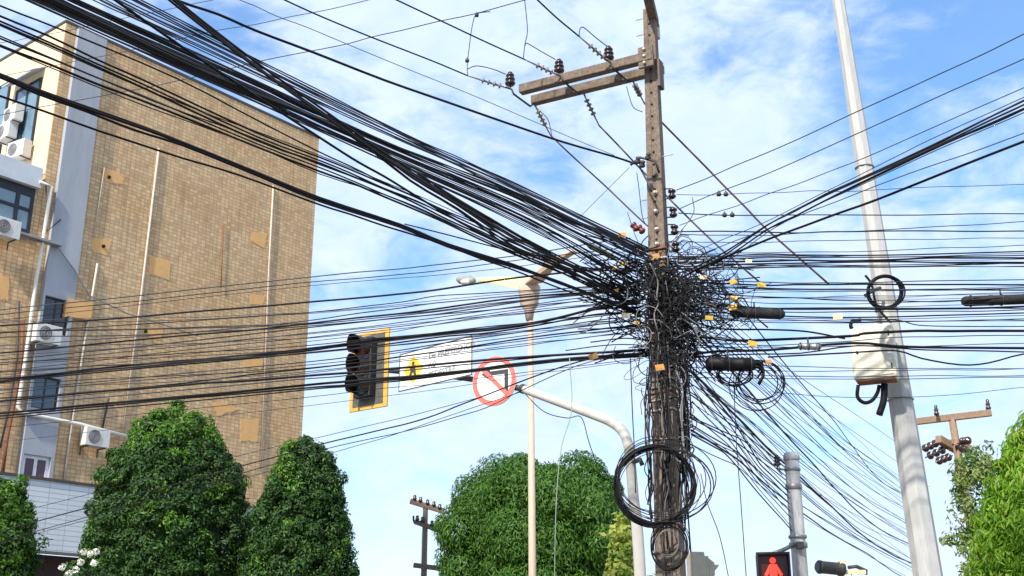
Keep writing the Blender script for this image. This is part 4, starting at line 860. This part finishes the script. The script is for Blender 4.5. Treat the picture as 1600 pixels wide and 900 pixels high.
# ------------------------------------------------------------------ signal mast with arm
AD = Vector((-.73, .68, 0)).normalized(); M0 = at(1000, 900, 17.0)
def arm_at(px, py):                                        # pixel -> point in the vertical plane of the arm
    d = raydir(px, py); rx = d.x/d.y; X0, Y0 = M0.x, 17.0; X0 = at(985, 690, 17).x
    s = (X0 - rx*Y0)/(rx*AD.y - AD.x); Y = Y0 + s*AD.y; return Vector((X0 + s*AD.x, Y, EYE + d.z/d.y*Y))
mast = empty('signal_mast', (at(998, 900, 17).x, 17, 0)); tag(mast, 'cream curved traffic mast whose arm reaches left behind the concrete pole', 'signal mast')
ap = [Vector((at(1003, 900, 17).x+.03, 17, 0)), at(998, 860, 17), at(990, 780, 17), at(985, 720, 17), at(981, 693, 17.0), arm_at(972, 673), arm_at(954, 659), arm_at(925, 647), arm_at(870, 627), arm_at(815, 607)]
rr_ = [.090, .085, .080, .078, .077, .077, .076, .075, .072, .068]
P = spline([p - mast.location for p in ap], 6); R = [rr_[min(9, i//6)] + (rr_[min(9, i//6+1)] - rr_[min(9, i//6)])*(i % 6)/6 for i in range(len(P))]
MB().tube(P, R, 16).build('curved_tube', MASTM, mast)
e0, e1, e2 = arm_at(818, 608), arm_at(720, 590), arm_at(600, 578)
MB().tube(spline([p - mast.location + AD.cross(Vector((0,0,1)))*-.0 for p in (e0, e1, e2)], 6), .05, 10).build('arm_extension', DSTEEL, mast)
jn = MB(); jn.lathe(e0 - mast.location + (ap[-2]-ap[-1]).normalized()*.02, (ap[-1]-ap[-2]), [(0, .08), (.06, .08)], 14); jn.build('joint', DSTEEL, mast)
MB().tube([at(990, 722, 16.9) - mast.location, at(1000, 718, 16.7) - mast.location, at(1004, 727, 16.7) - mast.location], .035, 6).build('hook', DSTEEL, mast)
NV = Vector((-AD.y, AD.x, 0)); NV = NV if NV.y < 0 else -NV   # facing the viewer
ARZ = math.atan2(-AD.y, -AD.x)                              # local x runs to the right along the arm
def frame_at(px, py, fwd=.12):
    p = arm_at(px, py); return p + NV*fwd
# traffic light
# signs' local frame: x right along arm, y away from the viewer, z up
def localM(o): return Matrix.Translation(o) @ Matrix.Rotation(ARZ, 4, 'Z')
tl_o = frame_at(584, 580, .10); tl = empty('traffic_light', tl_o, ARZ + math.radians(7)); tag(tl, 'black three lamp traffic light on a yellow bordered backplate', 'traffic light')
sc_ = tl_o.y/1800
cA = arm_at(550, 530); wtl = 0.0
pxw = (arm_at(606, 580) - arm_at(558, 580)).length; hh = 62*sc_*1.04
MB().span(-pxw/2-.02, pxw/2+.02, -.02, .02, -hh, hh).build('backplate', TLORANGE, tl, bevel=.01)
MB().span(-pxw/2+.075, pxw/2-.075, -.028, -.021, -hh+.075, hh-.075).build('backplate_field', mat('backplate_grey', (.10, .10, .09), .6, var=.3), tl)
MB().span(-.20, .20, -.20, -.03, -hh+.20, hh-.16).build('housing', SIGBLK, tl, bevel=.02)
for i, (m_, dz) in enumerate(((REDLENS, .40), (AMBLENS, .02), (GRNLENS, -.36))):
    ln = MB().lathe((0, -.205, dz), (0, -1, 0), [(0, .17), (.01, .17), (.03, .09), (.035, .01)], 20).build('lamp', m_, tl)
    v = MB(); 
    for k in range(17):
        a = math.radians(-35 + k*250/16); r = .19
        for dd in (-.20, -.56 + .12*abs(math.sin((k-8)/16*math.pi))): v.v.append(Vector((math.cos(a)*r, dd, dz + math.sin(a)*r))); v.v.append(Vector((math.cos(a)*(r-.012), dd, dz + math.sin(a)*(r-.012))))
    for k in range(16):
        a = k*4; b = a+4; v.face([a, a+2, b+2, b]); v.face([a+1, b+1, b+3, a+3]); v.face([a+2, a+3, b+3, b+2])
    v.build('hood', SIGBLK, ln)
MB().span(-.05, .4, .03, .09, -.05, .05).build('mount', DSTEEL, tl)
# white sign with yellow diamond
q0, q1 = arm_at(631, 585), arm_at(745, 555); sgc = (arm_at(631, 586) + arm_at(745, 554))/2 + NV*.10
sgw = (q1 - q0).length; zt0, zb0 = arm_at(631, 556).z, arm_at(631, 614).z; shh = (zt0-zb0)/2
wsn = empty('street_sign', (sgc.x, sgc.y, (zt0+zb0)/2), ARZ); tag(wsn, 'white rectangular road sign with yellow diamond and faded lettering', 'road sign')
MB().span(-sgw/2, sgw/2, -.012, .012, -shh, shh).build('panel', SIGNW, wsn, bevel=.006)
bo_ = MB(); t_ = .018
for (a, b, c_, d_) in ((-sgw/2, sgw/2, shh-t_, shh), (-sgw/2, sgw/2, -shh, -shh+t_), (-sgw/2, -sgw/2+t_, -shh+t_, shh-t_), (sgw/2-t_, sgw/2, -shh+t_, shh-t_)): bo_.span(a, b, -.0165, -.0145, c_, d_)
bo_.build('border', SIGNK, wsn)
dx = -sgw/2 + .38; dh = shh*.74; dm = MB(); dm.prism([(dx-dh, 0), (dx, -dh), (dx+dh, 0), (dx, dh)], I4, -.018, -.013); dm.build('diamond', SIGNY, wsn)
pg = MB(); pg.lathe((dx, -.022, dh*.45), (0, 1, 0), [(0, .035), (.003, .035)], 12)
pg.prism([(dx-.05,dh*.30),(dx+.05,dh*.30),(dx+.11,.02),(dx+.05,.05),(dx+.09,-dh*.5),(dx+.04,-dh*.5),(dx,-.04),(dx-.07,-dh*.5),(dx-.11,-dh*.48),(dx-.05,.02),(dx-.10,.0)], I4, -.0225, -.019); pg.build('pedestrian_symbol', SIGNK, wsn)
TR = Matrix.Rotation(math.radians(90), 4, 'X')
for s_, z_, sz_ in (('DE PREFERENCIA', shh*.36, .155), ('AO', -shh*.10, .135), ('PEDESTRE', -shh*.62, .155)):
    text_mesh(s_, sz_, Matrix.Translation((-sgw/2 + .78, -.016, z_)) @ TR, .001, 'lettering', SIGNG, wsn, bold=.004)
# no-left-turn sign
rc = frame_at(783, 598, .16); rs = empty('round_sign', rc, ARZ + math.radians(13)); tag(rs, 'round white sign with red ring and slash over a left turn arrow', 'road sign')
RR = 40*rc.y/1800*1.02
MB().lathe((0, .012, 0), (0, -1, 0), [(0, RR), (.024, RR)], 48).build('disc', SIGNW, rs)
rg = MB()
for k in range(48):
    for d in (RR-.004, RR*.79):
        a = k*2*math.pi/48; rg.v.append(Vector((math.cos(a)*d, -.016, math.sin(a)*d)))
for k in range(48): k2 = (k+1) % 48; rg.face([2*k, 2*k+1, 2*k2+1, 2*k2])
rg.build('red_ring', SIGNR, rs)
MB().box((0, -.020, 0), (RR*1.70, .002, RR*.17), Matrix.Rotation(math.radians(45), 3, 'Y')).build('red_slash', SIGNR, rs)
ar = MB(); ar.prism([(.20,-.20),(.27,-.20),(.27,.17),(-.08,.17),(-.08,.25),(-.24,.135),(-.08,.02),(-.08,.10),(.20,.10)], Matrix.Scale(RR/.42, 4), -.018, -.0165); ar.build('turn_arrow', SIGNK, rs)
MB().span(-.03, .03, .012, .10, -.3, .3).build('back_rail', DSTEEL, rs)

# ------------------------------------------------------------------ twin-arm street lamp
lb_ = at(832, 900, 25.0); ltp = at(829, 455, 25.0)
la = empty('street_lamp', (lb_.x+.01, 25.0, 0)); tag(la, 'slim tan street lamp with two broad tapering arms behind the cables', 'street lamp')
MB().tube([(0, 0, 0), (-.01, 0, 3), (-.03, 0, ltp.z)], [.108, .084, .060], 12).build('shaft', LAMPM, la)
hd = at(827, 452, 25) - la.location
MB().lathe(hd + Vector((0, 0, -.75)), (0, 0, 1), [(0, .08), (.25, .12), (.38, .21), (.62, .23), (.80, .26), (.86, .22)], 14).build('collar', LAMPM, la)
def lampp(px, py, dy): return at(px, py, 25+dy) - la.location
def slab(P, th, nm, m_, lab=None):
    mb = MB(); n_ = len(P); mb.v += P + [p + Vector((0, .05, th)) for p in P]
    mb.face(list(range(n_))); mb.face([n_+i for i in range(n_)][::-1])
    for i in range(n_): j = (i+1) % n_; mb.face([i, n_+i, n_+j, j])
    o = mb.build(nm, m_, la); 
    if lab: o['label'] = lab
    return o
slab([lampp(838,440,-.10), lampp(812,441,.05), lampp(903,393,-1.6), lampp(893,392,-1.8)][:0] or [lampp(848,442,-.2), lampp(815,448,-.1), lampp(856,408,-1.2), lampp(893,392,-2.0), lampp(903,394,-2.0), lampp(870,415,-1.3)], .05, 'arm', LAMPM)
slab([lampp(836,452,-.05), lampp(812,452,-.05), lampp(747,440,.7), lampp(745,436,.7), lampp(790,434,.5), lampp(846,436,.1)], .05, 'arm', LAMPY)
lh = MB(); lh.lathe(lampp(742,440,.75), lampp(707,436,1.0) - lampp(742,440,.75), [(0, .05), (.04, .09), (.10, .10), (.30, .11), (.42, .09), (.50, .03)], 12); lo = lh.build('lamp_head', LAMPG, la)
lh = MB(); lh.lathe(lampp(735,441,.75) , lampp(712,438,.95) - lampp(735,441,.75), [(0, .05), (.05, .08), (.22, .08), (.30, .03)], 12); lh.build('lens', GLASSL, lo)
MB().tube([lampp(734,436,.8), lampp(734,431,.8)], .04, 6).build('photocell', LAMPG, lo)

# ------------------------------------------------------------------ distant poles
def far_pole(px, topy, Y, label, arms, wpx, m_, lean_px=0, tailm=None):
    t = at(px, topy, Y); o = empty('utility_pole', (t.x, Y, 0)); tag(o, label, 'utility pole')
    bx = lean_px*Y/1800
    MB().tube([(bx, 0, 0), (bx*.5, 0, t.z*.5), (0, 0, t.z)], [wpx*Y/1800*.62, wpx*Y/1800*.55, wpx*Y/1800*.42], 4).build('shaft', m_, o)
    for (ax0, ay0, ax1, ay1, d0, d1, th) in arms:
        a, b = at(ax0, ay0, Y+d0) - o.location, at(ax1, ay1, Y+d1) - o.location
        q_ = (b-a).to_track_quat('X', 'Z').to_matrix(); MB().box((a+b)/2, ((b-a).length, th*.9, th), q_).build('crossarm', m_, o, bevel=.01)
    return o
fp = far_pole(665, 786, 55.0, 'dark far utility pole with three short crossarms left of the round tree',
    [(641, 783, 694, 799, 0, 0, .24), (648, 815, 690, 830, 0, 0, .22), (646, 883, 693, 889, 0, 0, .22)], 9, CONC_F)
def fl(px, py, Y, o): return at(px, py, Y) - o.location
for (x, y) in ((648,779),(657,782),(668,786),(678,789),(687,793),(652,811),(660,813),(675,819),(683,824),(690,829)):
    MB().lathe(fl(x, y+3, 54.9, fp), (0, 0, 1), [(0, .05), (.05, .10), (.12, .10), (.14, .06), (.2, .09), (.26, .04)], 8).build('insulator', CERAM, fp)
MB().tube([fl(648,818,55,fp), fl(646,812,55,fp), fl(646,806,55,fp)], .05, 5).build('hook', DSTEEL, fp)
for (x0, y0, x1, y1) in ((659,830,656,900), (688,832,676,900), (699,830,690,900)):
    wire([(x0, y0), ((x0+x1)/2, (y0+y1)/2+2), (x1, y1), (x1-1, 1000)], 1.0, 'faint drop wire beside the dark far utility pole', 'drop wires at the far pole', Y0=55, Y1=55, m=BLUEW, name='drop_wire')
fp2 = far_pole(1487, 652, 34.0, 'tan far utility pole with one long crossarm behind the right hand trees',
    [(1430, 659, 1549, 645, .3, -.3, .19), (1466, 686, 1494, 702, -.3, .3, .22), (1486, 690, 1516, 700, 0, .3, .16)], 14, CONC_T, lean_px=24)
for (x, y) in ((1464,652),(1545,643)):
    MB().lathe(fl(x, y, 33.8, fp2), (0, 0, 1), [(0, .02), (.05, .02), (.06, .07), (.12, .08), (.16, .05), (.22, .07), (.28, .04), (.34, .05), (.38, .02)], 10).build('insulator', CERAM, fp2)
for i, ((x0, y0), (x1, y1)) in enumerate((((1468,690),(1440,703)), ((1480,700),(1446,715)), ((1488,712),(1462,722)), ((1492,695),(1512,705)), ((1500,690),(1515,688)))):
    a, b = fl(x0, y0, 34, fp2), fl(x1, y1, 33.6, fp2); Ln = (b-a).length; pr_ = [(0, .02)]
    for k in range(3): o_ = Ln*(.2+.27*k); pr_ += [(o_, .02), (o_+.02, .12), (o_+.06, .12), (o_+.08, .02)]
    pr_.append((Ln, .02)); MB().lathe(a, b-a, pr_, 10).build('insulator_string', CERAM, fp2)
# pole at the far end of the receding cables (mostly hidden by the pale street pole)
t = at(1440, 742, 46.0); ep = empty('utility_pole', (t.x, 46.0, 0)); tag(ep, 'grey far utility pole hidden behind the pale street pole', 'utility pole')
MB().tube([(0, 0, 0), (0, 0, t.z)], [.22, .15], 8).build('shaft', GREYP, ep)
MB().box((0, 0, t.z-.4), (.5, .12, .12)).build('crossarm', GREYP, ep)

# ------------------------------------------------------------------ trees
def leaves_mesh(name, C, Nn, size, mats, midx, parent, aspect=.42, droop=.35, seed=0, core=None):
    rg_ = np.random.default_rng(seed); n = len(C)
    Nn = Nn/np.linalg.norm(Nn, axis=1, keepdims=True)
    t = rg_.normal(size=(n, 3)); t[:, 2] -= droop*1.6; t += Nn*.5
    t -= Nn*(t*Nn).sum(1, keepdims=True)*.6; t /= np.linalg.norm(t, axis=1, keepdims=True)
    nj = Nn + rg_.normal(size=(n, 3))*.32; s = np.cross(t, nj); s /= np.linalg.norm(s, axis=1, keepdims=True)+1e-9; nn_ = np.cross(s, t)
    L_ = size*rg_.uniform(.65, 1.3, n)[:, None]; W = L_*aspect
    base = C - t*L_*.5; tip = C + t*L_*.5 - nn_*L_*.12; l = C - s*W*.5 + nn_*W*.18; r = C + s*W*.5 + nn_*W*.18
    V = np.stack([base, l, tip, r], 1).reshape(-1, 3); F = (np.arange(n)*4)[:, None, None] + np.array([[0, 1, 2], [0, 2, 3]])[None]
    F = F.reshape(-1, 3); mi = np.repeat(midx, 2)
    if core is not None:
        cv, cf = core; F = np.vstack([F, cf + len(V)]); V = np.vstack([V, cv]); mi = np.concatenate([mi, np.zeros(len(cf), int)])
    me = bpy.data.meshes.new(name); me.vertices.add(len(V)); me.vertices.foreach_set('co', V.astype(np.float32).ravel())
    me.loops.add(F.size); me.loops.foreach_set('vertex_index', F.astype(np.int32).ravel())
    me.polygons.add(len(F)); me.polygons.foreach_set('loop_start', np.arange(0, F.size, 3, dtype=np.int32)); me.polygons.foreach_set('loop_total', np.full(len(F), 3, np.int32))
    for m_ in mats: me.materials.append(m_)
    me.polygons.foreach_set('material_index', mi.astype(np.int32)); me.update(); me.validate()
    o = bpy.data.objects.new(name, me); COL.objects.link(o); o.parent = parent; return o
def ico(sub=3):
    bm = bmesh.new(); bmesh.ops.create_icosphere(bm, subdivisions=sub, radius=1); v = np.array([p.co[:] for p in bm.verts]); f = np.array([[q.index for q in p.verts] for p in bm.faces]); bm.free(); return v, f
ICO = ico(3)
def tree(px, topy, Y, label, shape, nclump, per, cr, leaf, mats, pl_light, seed, aspect=.42, trunk_r=.14, core=.66, zlow=1.2, group=None, halfw=None, droop=.35, name='tree', open_=0.0, trunk_top=.75, lobes=False):
    """shape(h): half-width factor for height fraction h (0 bottom of crown, 1 top)"""
    rg_ = np.random.default_rng(seed); top = at(px, topy, Y); W = halfw*Y/1800
    o = empty(name, (top.x, Y, 0)); tag(o, label, 'tree', group); Hh = top.z
    hs = np.linspace(0, 1, 60); sw = np.array([shape(h) for h in hs])
    C = []; Nn = []; mi = []
    pr = sw + .15; pr /= pr.sum()
    cdf = np.cumsum(pr)
    for k in range(nclump):
        if core:                                            # spread evenly over the crown, a little irregular
            h = float(np.interp((k+.5)/nclump, cdf, hs)) + rg_.uniform(-.02, .02); a = k*2.39996 + rg_.uniform(-.25, .25)
        else: h = rg_.choice(hs, p=pr); a = rg_.uniform(0, 2*np.pi)
        h = min(max(h, 0), 1); w_ = np.interp(h, hs, sw)*W
        # bumpy outline
        bump = 1 + .07*np.sin(a*3 + seed) + .06*np.sin(a*5 + h*9 + seed*2)
        rr = w_*bump*(1 - open_*rg_.uniform(0, 1)**2)
        c = np.array([np.cos(a)*rr, np.sin(a)*rr, zlow + (Hh - zlow)*h])
        dh = .01; slope = (np.interp(min(h+dh, 1), hs, sw) - np.interp(max(h-dh, 0), hs, sw))*W/(2*dh*(Hh-zlow))
        nrm = np.array([np.cos(a), np.sin(a), -slope]); nrm /= np.linalg.norm(nrm)
        if not lobes and rg_.random() < .10: c = c + nrm*cr*rg_.uniform(.3, .9)
        if lobes: c = c + nrm*cr*rg_.uniform(-.55, .55)
        r_ = cr*rg_.uniform(.55 if lobes else .5, 1.25 if lobes else 1.35); m_ = int(per*rg_.uniform(.6, 1.3))
        d = rg_.normal(size=(m_, 3)); d += nrm*.7; d /= np.linalg.norm(d, axis=1, keepdims=True)
        rad = r_*rg_.uniform(.6 if lobes else .45, 1.05, m_)[:, None]; pos = c - nrm*r_*.75 + d*rad*np.array([1, 1, .85])
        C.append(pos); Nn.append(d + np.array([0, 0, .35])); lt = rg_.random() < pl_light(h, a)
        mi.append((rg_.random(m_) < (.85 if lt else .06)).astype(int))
    core_m = None
    if core:
        v, f = ICO; hh_ = (v[:, 2]+1)/2; rad = np.interp(hh_, hs, sw)*W*core*(1 + .12*np.sin(v[:, 0]*7+seed)*np.cos(v[:, 1]*6)); ln = np.hypot(v[:, 0], v[:, 1])+1e-6
        cv = np.stack([v[:, 0]/ln*rad*np.minimum(1, ln*3), v[:, 1]/ln*rad*np.minimum(1, ln*3), zlow + .1 + (Hh-zlow)*.92*hh_], 1); core_m = (cv, f)
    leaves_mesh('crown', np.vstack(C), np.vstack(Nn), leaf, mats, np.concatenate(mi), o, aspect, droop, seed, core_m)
    tb = MB(); zt = zlow + (Hh-zlow)*trunk_top
    tb.tube(spline([(0, 0, 0), (.04, .02, zlow*.5), (-.03, .03, zlow), (.02, 0, zt)], 4), [trunk_r*(1 - .7*i/12) for i in range(13)], 10)
    for k in range(6 if core else 12):
        a = k*2.4 + seed; z0_ = zlow + (zt-zlow)*(.05 + .8*k/(6 if core else 12)); h_ = min(1, (z0_ + .5 - zlow)/(Hh-zlow)); rr = np.interp(h_, hs, sw)*W*(.6 if core else .85)
        tb.tube(spline([(0, 0, z0_), (math.cos(a)*rr*.5, math.sin(a)*rr*.5, z0_+.25), (math.cos(a)*rr, math.sin(a)*rr, z0_+.7)], 4), [trunk_r*.4*(1-.8*i/8) for i in range(9)], 6)
    tb.build('trunk', BARK, o); return o
dome = lambda h: (max(0, 1-h**3.6))**.5*(1.06-.14*h)
TG = 'clipped ficus trees before the building'
tree(277, 634, 24.0, 'tall clipped dome tree in the middle of the dark row before the building', dome, 1000, 150, .25, .090, [L_DARK, L_LIGHT], lambda h, a: .75 if h > .86 else (.35 if math.sin(a*3+h*7) > .3 and math.cos(a) < .2 else .08), 1, halfw=128, group=TG, zlow=.9)  # lighter leaves gathered at top and left imitate sunlit foliage in colour
tree(478, 684, 23.5, 'narrower clipped dome tree at the right end of the dark row', lambda h: (max(0, 1-h**3.4))**.5*(1.08-.16*h), 720, 150, .24, .088, [L_DARK, L_LIGHT], lambda h, a: .6 if (h > .8 and math.cos(a) < -.2) else .05, 2, halfw=84, group=TG, zlow=.9)  # lighter leaves on the upper left only, a painted sunny side
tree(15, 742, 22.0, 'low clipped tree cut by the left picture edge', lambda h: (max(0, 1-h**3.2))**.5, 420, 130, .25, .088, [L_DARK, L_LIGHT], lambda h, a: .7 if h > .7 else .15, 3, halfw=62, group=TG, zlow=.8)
def mango(h): return (max(0, 1-abs(2*h-1.0)**2.6))**.5
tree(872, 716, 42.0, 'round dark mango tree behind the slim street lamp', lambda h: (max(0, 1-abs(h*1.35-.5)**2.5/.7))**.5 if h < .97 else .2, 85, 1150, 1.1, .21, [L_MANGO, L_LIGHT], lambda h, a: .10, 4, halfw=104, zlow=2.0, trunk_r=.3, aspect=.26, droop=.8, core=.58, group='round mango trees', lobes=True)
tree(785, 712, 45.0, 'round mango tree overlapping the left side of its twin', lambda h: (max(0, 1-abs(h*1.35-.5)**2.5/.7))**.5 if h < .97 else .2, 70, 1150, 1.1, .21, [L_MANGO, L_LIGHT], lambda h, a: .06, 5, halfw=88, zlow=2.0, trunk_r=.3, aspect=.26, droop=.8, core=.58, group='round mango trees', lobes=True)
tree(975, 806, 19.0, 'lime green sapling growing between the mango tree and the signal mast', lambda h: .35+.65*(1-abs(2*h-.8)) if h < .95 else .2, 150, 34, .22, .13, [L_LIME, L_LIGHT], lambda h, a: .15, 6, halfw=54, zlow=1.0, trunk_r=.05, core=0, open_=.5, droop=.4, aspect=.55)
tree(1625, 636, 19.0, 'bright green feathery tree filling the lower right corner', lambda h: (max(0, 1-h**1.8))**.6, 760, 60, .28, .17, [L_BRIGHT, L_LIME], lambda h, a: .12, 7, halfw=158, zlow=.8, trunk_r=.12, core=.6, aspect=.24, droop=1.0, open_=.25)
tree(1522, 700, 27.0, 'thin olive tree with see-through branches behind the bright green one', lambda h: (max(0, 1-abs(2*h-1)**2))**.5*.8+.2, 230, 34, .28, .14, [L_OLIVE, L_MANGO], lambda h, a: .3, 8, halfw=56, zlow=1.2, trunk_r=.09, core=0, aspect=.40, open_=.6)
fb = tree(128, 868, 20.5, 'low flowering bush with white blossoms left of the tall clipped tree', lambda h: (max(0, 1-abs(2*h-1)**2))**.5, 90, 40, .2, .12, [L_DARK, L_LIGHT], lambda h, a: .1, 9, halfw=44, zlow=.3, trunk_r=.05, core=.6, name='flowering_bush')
rf = np.random.default_rng(12); fc = []; fn = []
for (x, y) in ((97, 886), (126, 878), (118, 890), (141, 866), (131, 862), (147, 880), (108, 896), (150, 862)):
    c0 = np.array(at(x, y, 20.0)) - np.array(fb.location); 
    for k in range(30): d = rf.normal(size=3); d /= np.linalg.norm(d); fc.append(c0 + d*.05); fn.append(d)
leaves_mesh('blossoms', np.array(fc), np.array(fn), .055, [PETAL], np.zeros(len(fc), int), fb, aspect=.8, seed=3)
